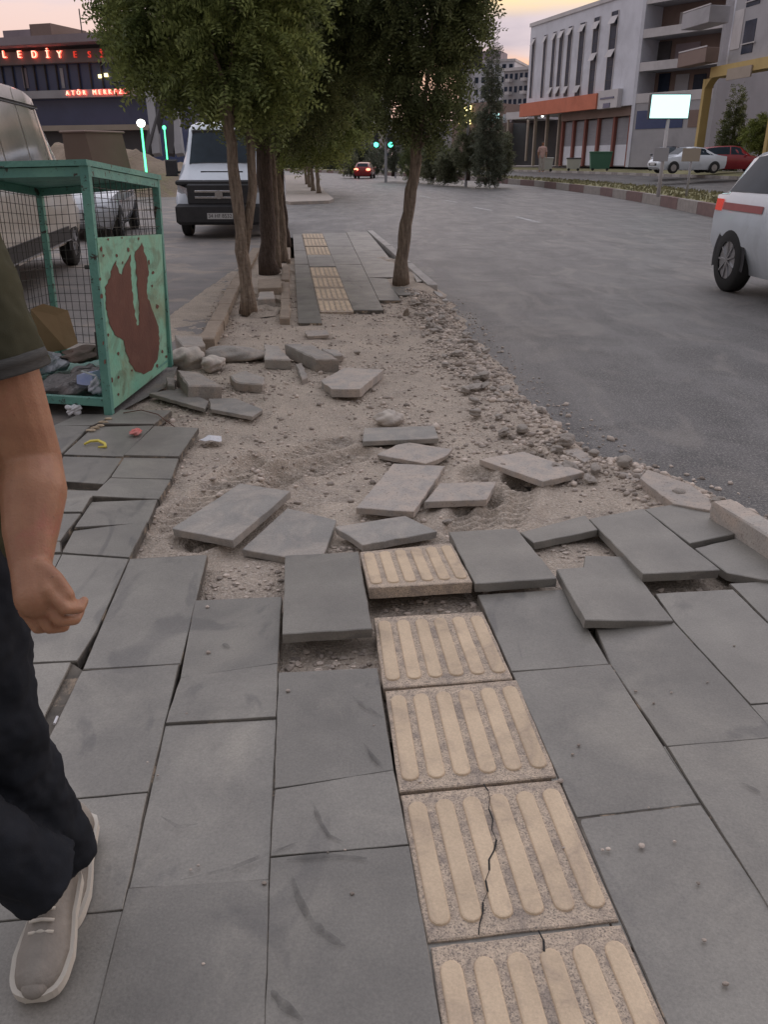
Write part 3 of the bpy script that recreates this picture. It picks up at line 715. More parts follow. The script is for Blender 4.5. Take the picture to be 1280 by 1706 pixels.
# gravel over the dirt: far too many to count
def scatter_gravel():
    rs = np.random.RandomState(11); ico_v = np.array(ICO[0][0]); ico_f = np.array(ICO[0][1]); P = []
    N0 = 85000; x = rs.uniform(-2.2, 2.8, N0); y = rs.uniform(2.5, 10.5, N0)
    e = edge_d(x, y)
    dens = 0.13+0.85*np.exp(-((e-0.25)/0.24)**2)+0.30*(vnoise(x*1.7,y*1.7,8)+.1 > 0.12)
    dens = dens*np.where((y < 3.9) & (e > 0.5), 0.30, 1.0)
    dens = np.where((e < -0.28), 0, dens); dens = np.where((e < -0.02) & (e >= -.28), .12, dens)
    keep = rs.rand(N0) < dens*0.62
    keep &= x > (-1.74-0.107*(y-7.3))*np.where(y > 5.6, 1, 0)+np.where(y > 5.6, 0, -1.15-(y-3)*.18)
    x, y, e = x[keep], y[keep], e[keep]
    n = len(x); edge_ = np.exp(-((e-0.2)/0.25)**2)
    r = rs.gamma(2.0, 0.0026, n)+0.002+edge_*rs.gamma(1.6, 0.0045, n)*(rs.rand(n) < .5)
    r = np.clip(r, .003, .034)
    z = dirt_h(x, y); z = np.where(e < -0.02, np.maximum(z, ZR), z)
    S = np.stack([r*rs.uniform(.8,1.4,n), r*rs.uniform(.8,1.3,n), r*rs.uniform(.5,.9,n)], 1)
    ang = rs.rand(n)*6.28; c, s = np.cos(ang), np.sin(ang)
    jit = 1+rs.uniform(-.22,.22,(n, len(ico_v), 1))
    v = ico_v[None]*jit*S[:,None,:]
    vx = v[:,:,0]*c[:,None]-v[:,:,1]*s[:,None]+x[:,None]; vy = v[:,:,0]*s[:,None]+v[:,:,1]*c[:,None]+y[:,None]; vz = v[:,:,2]+(z+r*.3)[:,None]
    V = np.stack([vx,vy,vz],2).reshape(-1,3); Q = (ico_f[None]+np.arange(n)[:,None,None]*len(ico_v)).reshape(-1,3)
    me = np_mesh('gravel', V, Q, M['gravel'], False)
    o = bpy.data.objects.new('gravel', me); COL.objects.link(o); tag(o, kind='stuff'); return n
scatter_gravel()
# larger stones: one object each, along the road edge and around the loose slabs
rs = np.random.RandomState(5); cnt = 0; protos = []
for k in range(5):
    mb = MB(); mb.blob((0,0,0), (1,.8,.55), 40+k, 2, .34); me_o = mb.build('stone', M['rock'], smooth=(k%2==0)); protos.append(me_o.data)
    bpy.data.objects.remove(me_o)
for k in range(4000):
    if cnt >= 95: break
    x, y = rs.uniform(-.3, 2.7), rs.uniform(3.4, 9.6)
    e = float(edge_d(np.array([x]), np.array([y]))[0])
    if not (0.0 < e < 0.5) and rs.rand() > .03: continue
    if e < -.02: continue
    r = rs.uniform(.018, .042)*(1.25 if rs.rand() < .2 else 1)
    o = bpy.data.objects.new('stone', protos[rs.randint(5)]); COL.objects.link(o)
    o.location = (x, y, dz(x, y)+r*.25); o.scale = (r*rs.uniform(.9,1.5), r, r*rs.uniform(.7,1)); o.rotation_euler = (rs.uniform(-.3,.3), rs.uniform(-.3,.3), rs.rand()*6.28)
    tag(o, 'pale rubble stone among the gravel where the dirt meets the road', 'stone', 'rubble stones along the road edge'); cnt += 1
# small pebbles lying on the slabs
rs = np.random.RandomState(9)
pp = [(347,1086),(480,1150),(935,1300),(1005,1414),(1014,1413),(1070,1408),(1210,1638),(345,1010),(440,1470),(546,1418),(575,1414),(560,1100),(700,1300),(1060,1150),(1120,1152),(1180,1135),(1090,1170),(262,1290),(330,1440),(317,1447),(1175,1565),(890,1480),(1125,1400),(955,1255),(965,1240),(1232,905),(1010,985),(985,965),(960,955),(1100,1040)]
for k in range(12): pp.append((rs.uniform(150,1280), rs.uniform(1050,1680)))
mb = MB()
for k, (x, y) in enumerate(pp):
    p = G(x, y, .006); r = rs.uniform(.0018,.0042)*(1.5 if k < 8 else 1); mb.blob((p.x,p.y,.001+r*.6), (r*1.3,r,r*.8), k, 1, .2)
mb.build('pebbles', M['gravel'], kind='stuff')
# splinters of broken stone in the joints and gaps
mb = MB()
for (x0, y0, x1, y1, k) in ((215,925,262,835,40),(262,830,300,760,30),(85,1220,130,1120,26),(345,935,470,990,45),(900,905,1010,925,22),(545,900,600,915,24),(480,1070,620,1105,40),(630,990,790,1010,34),(1105,970,1190,978,14),(560,900,590,912,8),(150,700,260,690,16),(230,700,300,655,40)):
    for _ in range(k):
        x = rs.uniform(min(x0,x1)-4, max(x0,x1)+4) if abs(y1-y0) < 60 else None
        t = rs.rand()
        if x is None: x, y = x0+(x1-x0)*t+rs.normal()*6, y0+(y1-y0)*t
        else: y = y0+(y1-y0)*rs.rand()
        q = G(x, y, -.03); r = rs.uniform(.003,.011); zz = dz(q.x,q.y)
        mb.blob((q.x,q.y,zz+r*.4), (r*1.3,r,r*.6), int(rs.randint(999)), 1, .35)
mb.build('stone_chips', M['gravel'], kind='stuff')

# ---------------------------------------------------------------- green metal cage
M['green'] = mat('green_paint', (0.20,0.50,0.36), (0.27,0.50,0.36), 4, 0.5, 0.4, 30, speck=(0.10,0.055,0.035), sscale=17, samt=0.075, stain=(0.24,0.34,0.22), stscale=3, stlo=0.50, sthi=0.66, smudge=(0.14,0.17,0.11), smlo=.52, smhi=.62, smscale=4)
M['green_worn'] = mat('teal_worn_paint', (0.15,0.36,0.29), (0.10,0.27,0.23), 6, 0.5, 0.4, 60, speck=(0.03,0.02,0.018), sscale=30, samt=0.10, stain=(0.045,0.03,0.025), stscale=9, stlo=0.60, sthi=0.63)
M['primer'] = mat('red_primer', (0.150,0.058,0.038), (0.115,0.048,0.034), 5, 0.75, 0.3, 40, stain=(0.17,0.08,0.055), stscale=6)
M['wire'] = mat('dark_wire', (0.06,0.06,0.055), rough=0.6, metal=0.5)
FR0 = G(182,690,0.0); RR0 = G(283,611,0.0); RL0 = G(101,602,0.0); FL0 = FR0+(RL0-RR0)
FR1 = D(141,276,FR0.y); RR1 = D(259,299,RR0.y); RL1 = D(64,314,RL0.y); FL1 = FR1+(RL1-RR1)*1.0; FL1.z = FR1.z-0.02
cage = empty('metal_cage', (FR0.x, FR0.y, 0), 0, 'green steel cage with a rust-patched side panel and rubbish inside', 'cage')
def L_(a, b, t): return a.lerp(b, t)
for a, b, w_ in ((FR0,FR1,.05),(RR0,RR1,.045),(RL0,RL1,.045),(FL0,FL1,.045)):
    mb = MB(); mb.bar(a, b, w_, w_); mb.build('post', M['green_worn'], cage)
for a, b, t0 in ((FR0,FL0,.08),(RR0,RL0,.08),(FL0,RL0,.08),(FR1,FL1,-.03),(FR1,RR1,-.03),(RR1,RL1,-.03),(FL1,RL1,-.03)):
    mb = MB(); a, b = a+Vector((0,0,t0)), b+Vector((0,0,t0)); mb.bar(a, b, .04, .05); mb.build('frame_rail', M['green_worn'], cage)
mb = MB(); q = [FR1, RR1, RL1, FL1]; cc = sum(q, Vector())/4
q = [p+(p-cc).normalized()*.05 for p in q]
mb.hexa([p+Vector((0,0,-.002)) for p in q]+[p+Vector((0,0,.03)) for p in q]); mb.build('roof', M['green_worn'], cage)
TL, TR_ = D(158,396,FR0.y-.0), D(268,390,RR0.y); BL = FR0+Vector((0,0,.02))
nP = (TR_-TL).cross(BL-TL).normalized(); nP = nP if nP.y < 0 else -nP
nOut = nP
off = nP*0.012
def onpl(px, py, p0, n):
    d = ray(px, py); o_ = Vector((0,0,H)); t = (p0-o_).dot(n)/d.dot(n); return o_+d*t
BR = onpl(284,605,TL,nP)
mb = MB(); pn = [TL, TR_, BR, BL]
mb.hexa([BL+off, BR+off, BR, BL, TL+off, TR_+off, TR_, TL]); mb.build('side_panel', M['green'], cage)
rp = [(840,580),(858,650),(870,700),(880,760),(868,830),(870,900),(905,990),(918,1030),(935,1080),(945,1180),(930,1270),(900,1340),(850,1360),(800,1345),(765,1290),(740,1210),(728,1160),(680,1130),(645,1060),(625,960),(622,850),(650,790),(660,740),(685,690),(695,730),(705,760),(716,775),(725,740),(750,700),(770,650),(775,760),(785,900),(800,1010),(812,1075),(822,1070),(824,980),(812,850),(802,700),(798,640),(820,622)]
o2 = nP*0.0145; fine = []
rr_ = random.Random(3)
for i, a in enumerate(rp):
    b = rp[(i+1)%len(rp)]; k = max(1, int(math.dist(a,b)/16))
    for j in range(k):
        fine.append((a[0]+(b[0]-a[0])*j/k+rr_.uniform(-4,4), a[1]+(b[1]-a[1])*j/k+rr_.uniform(-4,4)))
mb = MB(); mb.tess([onpl(x/3.553, 240+y/3.553, TL+o2, nP) for x, y in fine]); mb.build('rust_patch', M['primer'], cage)
mb = MB()
for fx_, fy_, fr_ in ((600,620,9),(612,660,6),(690,660,7),(725,700,5),(760,625,8),(905,760,8),(900,840,6),(930,960,9),(640,1130,6),(700,1240,8),(960,1230,7),(660,1400,10),(700,1380,6),(590,800,7),(598,900,10),(930,1310,8),(820,560,7),(640,565,6),(720,556,5),(620,1290,9),(648,1460,9),(700,1480,6),(610,1180,7),(880,700,8),(780,1340,5),(985,1260,6)):
    mb.tess([onpl((fx_+fr_*math.cos(a)*rr_.uniform(.5,1.3))/3.553, 240+(fy_+fr_*1.7*math.sin(a)*rr_.uniform(.5,1.3))/3.553, TL+o2, nP) for a in [2*math.pi*i/9 for i in range(9)]])
mb.build('rust_flecks', M['primer'], cage, kind='stuff')
mb = MB()
def wires(a0, a1, b0, b1, nx, ny, r=.0035):
    for i in range(nx+1):
        t = i/nx; q_ = [a0.lerp(a1,t+rnd.uniform(-.006,.006)), a0.lerp(a1,t).lerp(b0.lerp(b1,t),.5)+Vector((rnd.uniform(-.008,.008),rnd.uniform(-.008,.008),0)), b0.lerp(b1,t+rnd.uniform(-.006,.006))]; mb.bar(q_[0],q_[1],r); mb.bar(q_[1],q_[2],r)
    for i in range(ny+1):
        t = i/ny; mb.bar(a0.lerp(b0,t), a1.lerp(b1,t), r)
wires(TL, TR_, FR1, RR1, 14, 7)
wires(L_(RR0,RR1,.12), L_(RL0,RL1,.12), RR1, RL1, 17, 18)
wires(L_(FL0,FL1,.12), L_(RL0,RL1,.12), FL1, RL1, 22, 18)
mb.build('wire_mesh', M['wire'], cage)
mb = MB(); fl = [FR0, RR0, RL0, FL0]
mb.hexa([p+Vector((0,0,.05)) for p in fl]+[p+Vector((0,0,.065)) for p in fl]); mb.build('floor_plate', M['green_worn'], cage)
mb = MB(); a = L_(FR0,FR1,.62); mb.cyl(a-Vector((.06,0,0)), a+Vector((.02,0,0)), .012, 8); mb.cyl(L_(FR0,FR1,.25)-Vector((.03,.02,0)), L_(FR0,FR1,.36)-Vector((.03,.02,0)), .008, 8); mb.build('latch', M['wire'], cage)
# rubbish in the cage
M['card'] = mat('cardboard', (0.34,0.22,0.12), (0.27,0.17,0.09), 3, 0.9, 0.3, 20)
M['plastic'] = mat('grey_plastic_bag', (0.42,0.43,0.47), (0.30,0.31,0.35), 9, 0.35, 0.9, 12, bdist=0.03)
M['plasticdk'] = mat('dark_plastic_bag', (0.07,0.065,0.065), (0.12,0.10,0.095), 9, 0.4, 0.9, 12, bdist=0.03)
M['paperw'] = mat('white_paper', (0.68,0.68,0.70), (0.58,0.58,0.60), 20, 0.7, 0.6, 40)
M['bluebox'] = mat('blue_white_carton', (0.30,0.36,0.66), (0.52,0.55,0.72), 9, 0.6)
M['brownb'] = mat('brown_rubbish', (0.20,0.14,0.11), (0.12,0.09,0.075), 8, 0.85, 0.8, 20)
def crumple(c, r, seed, m, name, label, cat, amp=.38, group=None):
    mb = MB(); mb.blob(c, r, seed, 3, amp); return mb.build(name, M[m], label=label, cat=cat, group=group)
p = D(84,560,5.9); q = [D(50,515,6.0), D(93,526,6.2), D(110,582,6.1), D(60,592,5.95)]
mb = MB(); mb.prism(q, (0.05,.12,.02)); mb.build('cardboard_sheet', M['card'], label='brown cardboard sheet leaning inside the green cage', cat='cardboard')
GR = 'rubbish lying in the green cage'
crumple(D(85,605,5.75), (.13,.14,.09), 3, 'plastic', 'plastic_bag', 'pale grey plastic bag beside the leaning cardboard', 'plastic bag', group=GR)
crumple(D(140,590,5.9), (.17,.14,.055), 5, 'brownb', 'rag', 'brownish pink rag slumped across the cage rubbish', 'rag', group=GR)
crumple(D(120,650,5.35), (.22,.20,.11), 8, 'plasticdk', 'rubbish_bag', 'dark rubbish bag at the bottom of the green cage', 'rubbish bag', .25, group=GR)
crumple(D(155,630,5.6), (.11,.16,.10), 18, 'plasticdk', 'rubbish_bag', 'dark rubbish bag pushed against the green side panel', 'rubbish bag', .25, group=GR)
crumple(D(160,644,5.2), (.05,.05,.05), 9, 'plastic', 'plastic_cup', 'clear crushed plastic cup near the cage front post', 'plastic cup', group=GR)
mb = MB(); q = [D(127,625,5.25), D(153,620,5.28), D(154,650,5.22), D(128,652,5.2)]; mb.prism(q, (.03,.07,0)); mb.build('carton', M['bluebox'], label='small blue and white carton on the dark rubbish bag', cat='carton', group=GR)
mb = MB(); mb.bar(D(135,618,5.2), D(160,626,5.2), .02, .006); mb.build('wood_strip', M['paperw'], label='pale flat strip lying above the blue carton', cat='strip', group=GR)
# litter on the ground
def litter(c, r, seed, m, name, label, cat, amp=.4, flat=1): 
    mb = MB(); mb.blob(c, r, seed, 3, amp, flat=flat); return mb.build(name, M[m], label=label, cat=cat)
p = G(352,735,-.045); rs = np.random.RandomState(2); mb = MB(); n = 9; vs = [(p.x,p.y,p.z+.035)]
for i in range(n):
    a = 2*math.pi*i/n; r = rs.uniform(.045,.085); vs.append((p.x+r*math.cos(a), p.y+r*1.2*math.sin(a), p.z+rs.uniform(.0,.035)))
mb.add(vs, [(0,i+1,(i+1)%n+1) for i in range(n)]); oo = mb.build('paper_scrap', M['paperw'], label='white crumpled paper scrap on the dirt near the laid slabs', cat='paper')
sm = oo.modifiers.new('solid', 'SOLIDIFY'); sm.thickness = .002
p = G(226,722,0.012); litter((p.x,p.y,.022), (.035,.03,.02), 12, 'primer', 'red_wrapper', 'crumpled pinkish red wrapper in the slab joint', 'wrapper')
bpy.data.objects['red_wrapper'].data.materials[0] = mat('red_wrap', (0.62,0.13,0.11), (0.5,0.2,0.18), 8, .5, .4, 40)
p = G(123,690,0.0); litter((p.x,p.y,.03), (.04,.03,.03), 13, 'paperw', 'white_wrapper', 'white scrap on the ground before the green cage', 'wrapper')
mb = MB(); mb.tube([G(140,740,.008), G(150,735,.014), G(163,734,.016), G(174,739,.012), G(176,744,.008), G(163,745,.008)], [.006,.008,.009,.009,.008,.005], 6)
mb.build('yellow_strap', mat('yellow_plastic', (0.72,0.60,0.10), rough=.5), smooth=True, label='curved yellow plastic strip lying on the slabs before the cage', cat='plastic strip')
mb = MB(); a, b = G(90,1206,.006), G(95,1194,.008); mb.cyl(a, b, .004, 8)
mb.build('cigarette_butt', M['paperw'], label='white cigarette butt in the sandy joint near the shoe', cat='cigarette butt')
mb = MB()
for k, (x, y) in enumerate(((150,716),(158,712),(166,708),(172,702),(180,697))): q = G(x,y,.01); mb.blob((q.x,q.y,.008), (.03,.012,.007), k+70, 1, .3)
mb.build('wood_splinters', mat('pale_wood', (0.50,0.40,0.28), rough=.9), kind='stuff')
mb = MB(); mb.tube([G(205,688,.01), G(235,683,.02), G(262,690,.02), G(275,700,.0), G(292,712,-.03)], .0035, 5); mb.build('wire_scrap', mat('rusty_wire',(0.13,0.07,0.05),rough=.8), label='rusty bent wire on the ground by the cage corner', cat='wire')
# scuff stains dried on the slabs
M['scuff'] = mat('scuff_stain', (0.05,0.048,0.045), rough=.7, alpha=.42)
_t = M['scuff'].node_tree; _n = _t.nodes.new('ShaderNodeTexNoise'); _n.inputs['Scale'].default_value = 28; _n.inputs['Detail'].default_value = 6
_r = _t.nodes.new('ShaderNodeMapRange'); _r.inputs[1].default_value = .35; _r.inputs[2].default_value = .62; _r.inputs[4].default_value = .4; _t.links.new(_n.outputs[0], _r.inputs[0]); _t.links.new(_r.outputs[0], _t.nodes['Principled BSDF'].inputs['Alpha'])
mb = MB()
def scuff(pts, w):
    P = [G(x,y,.0068) for x, y in pts]; Q = []
    for a, b in zip(P[:-1], P[1:]):
        for k in range(4): Q.append(a.lerp(b, k/4))
    Q.append(P[-1]); N = len(Q); L_v = []; 
    for i, p in enumerate(Q):
        d = (Q[min(i+1,N-1)]-Q[max(i-1,0)]).normalized(); n_ = Vector((d.y,-d.x,0)); ww_ = w*(math.sin(math.pi*(i+.35)/(N-.3))**.7)*rnd.uniform(.55,1.2); L_v += [p-n_*ww_, p+n_*ww_]
    mb.add(L_v, [(2*i,2*i+1,2*i+3,2*i+2) for i in range(N-1)])
scuff([(522,1338),(532,1368),(548,1392),(572,1402)], .008); scuff([(486,1458),(497,1495),(520,1540),(556,1566),(576,1576)], .012); scuff([(478,1432),(540,1424),(612,1430)], .009)
scuff([(606,1238),(622,1262),(650,1290)], .007); scuff([(300,1466),(380,1448),(452,1420),(498,1402)], .006); scuff([(372,1072),(382,1080)], .012); scuff([(452,1650),(470,1672),(505,1700)], .012)
scuff([(588,1160),(606,1176),(640,1196)], .008); scuff([(1116,1150),(1132,1153)], .008); scuff([(1236,1304),(1268,1320)], .008); scuff([(850,905),(880,925),(895,930)], .006); scuff([(830,930),(850,948),(872,956)], .005)
scuff([(268,1360),(298,1378),(330,1372)], .006); scuff([(700,1480),(714,1498),(732,1502)], .010) if False else None
mb.build('scuff_stains', M['scuff'], kind='stuff')

# ================================================================ TREES
M['bark'] = mat('bark', (0.30,0.24,0.185), (0.12,0.092,0.072), 5, 0.95, 1.0, 30, stretch=(9,9,1.2), stain=(0.22,0.19,0.15), stscale=5, bdist=0.02, spec=0.2)
M['barkdark'] = mat('bark_dark', (0.13,0.10,0.083), (0.06,0.047,0.040), 5, 0.95, 1.0, 30, stretch=(9,9,1.2), bdist=0.02, spec=0.2)
def leafmat(name, a, b):
    m = mat(name, a, b, 1.6, 0.6, isl=0.5, spec=0.2)
    t = m.node_tree; p = t.nodes['Principled BSDF']; tr = t.nodes.new('ShaderNodeBsdfTranslucent'); mixs = t.nodes.new('ShaderNodeMixShader'); mixs.inputs[0].default_value = 0.42
    src = p.inputs['Base Color'].links[0].from_socket; t.links.new(src, tr.inputs[0])
    o_ = t.nodes['Material Output']; t.links.new(p.outputs[0], mixs.inputs[1]); t.links.new(tr.outputs[0], mixs.inputs[2]); t.links.new(mixs.outputs[0], o_.inputs[0])
    return m
M['leaf'] = leafmat('leaf_locust', (0.31,0.35,0.12), (0.11,0.145,0.058))
M['leafdark'] = leafmat('leaf_dark', (0.20,0.225,0.095), (0.09,0.11,0.052))
M['leafgrey'] = leafmat('leaf_greyish', (0.21,0.22,0.14), (0.13,0.145,0.09))
M['leafhaze'] = leafmat('leaf_far_hazed', (0.17,0.185,0.13), (0.10,0.115,0.085))  # distance haze is mixed into this leaf colour
M['leafolive'] = leafmat('leaf_bright', (0.30,0.34,0.10), (0.17,0.21,0.07))

def crown_mesh(clumps, nfr, seed, mat_, leaf=(.062,.026), npair=6, L=.24, droop=.5, origin=(0,0,0), shell=.45):
    """compound leaves hung through a set of ellipsoids: (cx,cy,cz,rx,ry,rz)"""
    rs = np.random.RandomState(seed); C = np.array(clumps, float); C[:,:3] -= np.array(origin)
    vol = C[:,3]*C[:,4]*C[:,5]; vol = vol**(2/3.); pick = rs.choice(len(C), nfr, p=vol/vol.sum()); c = C[pick]
    d = rs.normal(size=(nfr,3)); d /= np.linalg.norm(d,axis=1,keepdims=True)
    rad = rs.uniform(shell,1.0,nfr)**0.6*(1+0.16*rs.normal(size=nfr).clip(-1.5,2.2))
    # twigs gather leaves: snap part of the fronds towards sub-centres so that gaps open
    sub = rs.normal(size=(60,3)); sub /= np.linalg.norm(sub,axis=1,keepdims=True); near = (d@sub.T).argmax(1); d = d*0.55+sub[near]*0.62; d /= np.linalg.norm(d,axis=1,keepdims=True)
    p = c[:,:3]+d*rad[:,None]*c[:,3:]
    g = d+rs.normal(size=(nfr,3))*.45; g[:,2] -= droop; g /= np.linalg.norm(g,axis=1,keepdims=True)
    s = np.cross(g, rs.normal(size=(nfr,3))); s /= np.linalg.norm(s,axis=1,keepdims=True); n = np.cross(g, s)
    Ls = L*rs.uniform(.7,1.25,nfr); V = []
    for k in range(npair):
        t = (k+.6)/npair
        base = p+g*(Ls*t)[:,None]-np.array([0,0,1])*(0.12*Ls*t*t)[:,None]
        for sgn in (-1, 1):
            ld = s*sgn*.85+g*.5+n*rs.uniform(-.25,.25,(nfr,1)); ld /= np.linalg.norm(ld,axis=1,keepdims=True)
            wv = np.cross(ld, n); wv /= np.linalg.norm(wv,axis=1,keepdims=True)
            ll = leaf[0]*rs.uniform(.7,1.15,(nfr,1)); ww = leaf[1]*.5
            V += [base, base+ld*ll*.45+wv*ww, base+ld*ll, base+ld*ll*.45-wv*ww]
    V = np.stack(V,1)
    nq = V.shape[1]//4; V = V.reshape(-1,3); Q = np.arange(nfr*nq*4).reshape(-1,4)
    return np_mesh('crown', V, Q, mat_)
def trunk_build(root, path, r0, r1, m='bark', limbs=(), n=12, seed=1):
    "path: world points; gently irregular tapered trunk with limbs"
    rs = random.Random(seed); mb = MB(); P = [Vector(p) for p in path]; pts = []; rad = []
    N = 14
    tot = len(P)-1
    for i in range(N+1):
        t = i/N*tot; k = min(int(t), tot-1); p = P[k].lerp(P[k+1], t-k)
        r = r0+(r1-r0)*(i/N); r *= 1+.07*math.sin(i*1.9+seed)+(0.35*max(0,1-i/1.6))
        pts.append(p+Vector((rs.uniform(-.014,.014)*r0/.08, rs.uniform(-.014,.014)*r0/.08, 0))); rad.append(r)
    mb.tube(pts, rad, n)
    for a, b, ra, rb in limbs:
        a, b = Vector(a), Vector(b); m_ = a.lerp(b,.5)+Vector((rs.uniform(-.1,.1),rs.uniform(-.1,.1),.05)); mb.tube([a,m_,b], [ra,(ra+rb)/2,rb], 7)
    return mb.build('trunk', M[m], root, smooth=True)
def auto_limbs(top, clumps, r, k=9, seed=0):
    rs = random.Random(seed); out = []
    for i in range(k):
        c = clumps[i % len(clumps)]; f = rs.uniform(.2,.75); a = rs.random()*6.28
        e_ = (c[0]+c[3]*f*math.cos(a), c[1]+c[4]*f*math.sin(a), c[2]+c[5]*rs.uniform(-.4,.6)); st = Vector(top)+Vector((0,0,rs.uniform(-.35,.1)))
        out.append((st, e_, r*.6, r*.12))
    return out
def tree(base, path_px, Ys, r0, r1, clumps, nfr, label, seed, m='leaf', bark='bark', name='street_tree', cat='tree', group=None, extra=(), leaf=(.062,.026), L=.24, npair=6, droop=.5):
    pts = [Vector(base)]+[D(x,y,Y) for (x,y),Y in zip(path_px,Ys)]
    root = empty(name, base, 0, label, cat, group)
    lim = auto_limbs(pts[-1], clumps, r1, 9, seed)+list(extra)
    trunk_build(root, pts, r0, r1, bark, lim, seed=seed)
    me = crown_mesh(clumps, nfr, seed, M[m], leaf, npair, L, droop, origin=base)
    c = bpy.data.objects.new('crown', me); COL.objects.link(c); c.parent = root
    return root
def ell(px, py, Y, rpx, rpy, ry=None):
    c = D(px, py, Y); k = (Y*cp-(c.z-H)*sp)/F
    return (c.x, c.y, c.z, rpx*k, ry or rpx*k*.9, rpy*k)
GT = 'street trees in the planter beside the car park'
b = G(415,522,.0)
tree(b, [(402,400),(383,225),(378,150)], [b.y,b.y,b.y], .074, .045,
     [ell(300,45,9.2,100,78),ell(400,70,8.8,105,100),ell(250,92,9.4,52,46),ell(335,130,9,66,42),ell(250,0,9.4,78,62),ell(400,-60,9,150,100),ell(445,130,9.0,60,62),ell(212,35,9.6,34,50),ell(300,-130,9.3,150,90)], 5600,
     'near slender tree with a forked pale trunk standing in the dark pit', 1, group=GT,
     extra=[(D(405,430,b.y), D(416,215,b.y+.1), .055, .04)])
b = G(447,456,.02)
tree(b, [(444,330),(432,210),(428,120)], [b.y,b.y-.1,b.y-.2], .115, .085,
     [ell(430,90,11.6,110,110),ell(520,110,11.8,85,90),ell(470,0,11.5,130,90),ell(560,40,12,70,90),ell(380,60,12,90,100),ell(480,190,11.7,55,45)], 5000,
     'tree with the thickest, darkest straight trunk in the planter', 2, m='leafdark', bark='barkdark', group=GT)
b = G(463,447,.02)
tree(b, [(458,330),(452,230)], [b.y+.1,b.y], .05, .035,
     [ell(500,150,13.5,70,70),ell(530,210,13.5,55,42),ell(480,225,13.3,35,30),ell(560,100,14,60,80)], 2600,
     'thin pale-trunked tree just right of the thick dark trunk', 3, group=GT)
b = G(473,436,.02)
tree(b, [(466,330),(458,240)], [b.y+.1,b.y], .07, .05,
     [ell(540,190,15.5,60,60),ell(590,130,15.5,45,80),ell(500,235,15.5,40,28),ell(570,30,15.5,80,90),ell(590,190,16,30,40)], 3200,
     'tree with a slim trunk at the far right of the planter row', 4, group=GT)
b = G(480,412,.02)
tree(b, [(471,330),(466,250)], [b.y,b.y], .055, .04,
     [ell(470,120,18,80,90),ell(520,180,18,60,60),ell(420,160,18,70,50)], 1600,
     'farthest thin trunk of the planter row, mostly hidden', 5, m='leafdark', bark='barkdark', group=GT)
b = G(667,474,.0)
tree(b, [(676,380),(690,290),(697,215)], [b.y,b.y,b.y-.05], .088, .062,
     [ell(695,30,11,88,78),ell(758,48,11,44,40),ell(712,140,10.8,52,46),ell(655,85,11.2,42,60),ell(752,165,11,24,18),ell(662,182,11,36,20),ell(702,205,10.9,28,24),ell(700,-60,11,125,80),ell(620,0,11.5,50,60),ell(782,8,11,28,28)], 4400,
     'leaning tree standing alone in the laid paving beside the road', 6, m='leafdark', bark='bark', group='street trees along the pavement')
GF = 'row of small trees on the far pavement'
for i, (px, py, lab) in enumerate(((531,322,'nearest tree of the far pavement row'), (522,318,'second tree of the far pavement row'), (516,312,'third tree of the far pavement row'), (511,307,'farthest tree of the far pavement row'))):
    b = G(px,py,0); k = (b.y*cp+.6)/F
    tree(b, [(px-4,270),(px-6,245)], [b.y,b.y], .10, .07,
         [ell(px-8,225,b.y,40,30),ell(px-30,200,b.y,46,40),ell(px+30,190,b.y,46,46),ell(px,150,b.y,60,50),ell(px-40,235,b.y,30,22)], 1500 if i < 2 else 700,
         lab, 20+i, group=GF, leaf=(.13,.06), L=.5)

# median shrubs and trees
def far_tree(px, py, zg, w, h, label, seed, m='leafgrey', kind='round', name='median_tree', cat='tree', group=None, n=900, trunk=.35, leaf=(.15,.07), Yd=None):
    w *= .8; h *= .97
    b = G(px,py,zg) if Yd is None else Vector((XA(px,Yd,zg), Yd, zg)); Y = b.y; k = (Y*cp+.6)/F; W, Hh = w*k, h*k
    root = empty(name, b, 0, label, cat, group); x, y, z = b
    mb = MB(); mb.tube([b, b+Vector((.05*W,0,Hh*.5)), b+Vector((0,0,Hh*.8))], [W*.05+.05, W*.035+.04, .03], 7); mb.build('trunk', M['barkdark'], root, smooth=True)
    if kind == 'cone': cl = [(x,y,z+Hh*(t*.9+.12),W*.5*(1-t)**.8+.15,W*.5*(1-t)+.15,Hh*.14) for t in (0,.13,.26,.4,.54,.68,.82,.95)]
    elif kind == 'bush': cl = [(x-W*.2,y,z+Hh*.4,W*.32,W*.3,Hh*.42),(x+W*.2,y,z+Hh*.38,W*.32,W*.3,Hh*.38),(x,y-.1,z+Hh*.6,W*.3,W*.3,Hh*.4)]
    else: cl = [(x-W*.22,y,z+Hh*(trunk+.25),W*.3,W*.3,Hh*.2),(x+W*.2,y,z+Hh*(trunk+.3),W*.32,W*.3,Hh*.24),(x,y,z+Hh*.82,W*.34,W*.34,Hh*.2),(x+.05*W,y-.1,z+Hh*(trunk+.12),W*.3,W*.3,Hh*.14)]
    me = crown_mesh(cl, n, seed, M[m], leaf, 4, leaf[0]*2.4, .25, origin=b)
    c = bpy.data.objects.new('crown', me); COL.objects.link(c); c.parent = root; return root
GM = 'trees and shrubs along the median'
far_tree(812,303,MZ,46,205,'tall dark conical tree at the median', 31, 'leafhaze', 'cone', n=1700, group=GM)
far_tree(780,301,MZ,62,100,'round bushy tree left of the tall conical tree', 32, 'leafgrey', n=1100, group=GM, trunk=.22)
far_tree(833,302,MZ,38,72,'small loose tree right of the tall conical tree', 33, 'leafgrey', n=700, group=GM, trunk=.2)
far_tree(748,300,MZ,50,52,'greyish shrub near the median between the leaning tree and the round tree', 34, 'leafgrey', 'bush', 'shrub', 'shrub', n=900, group=GM)
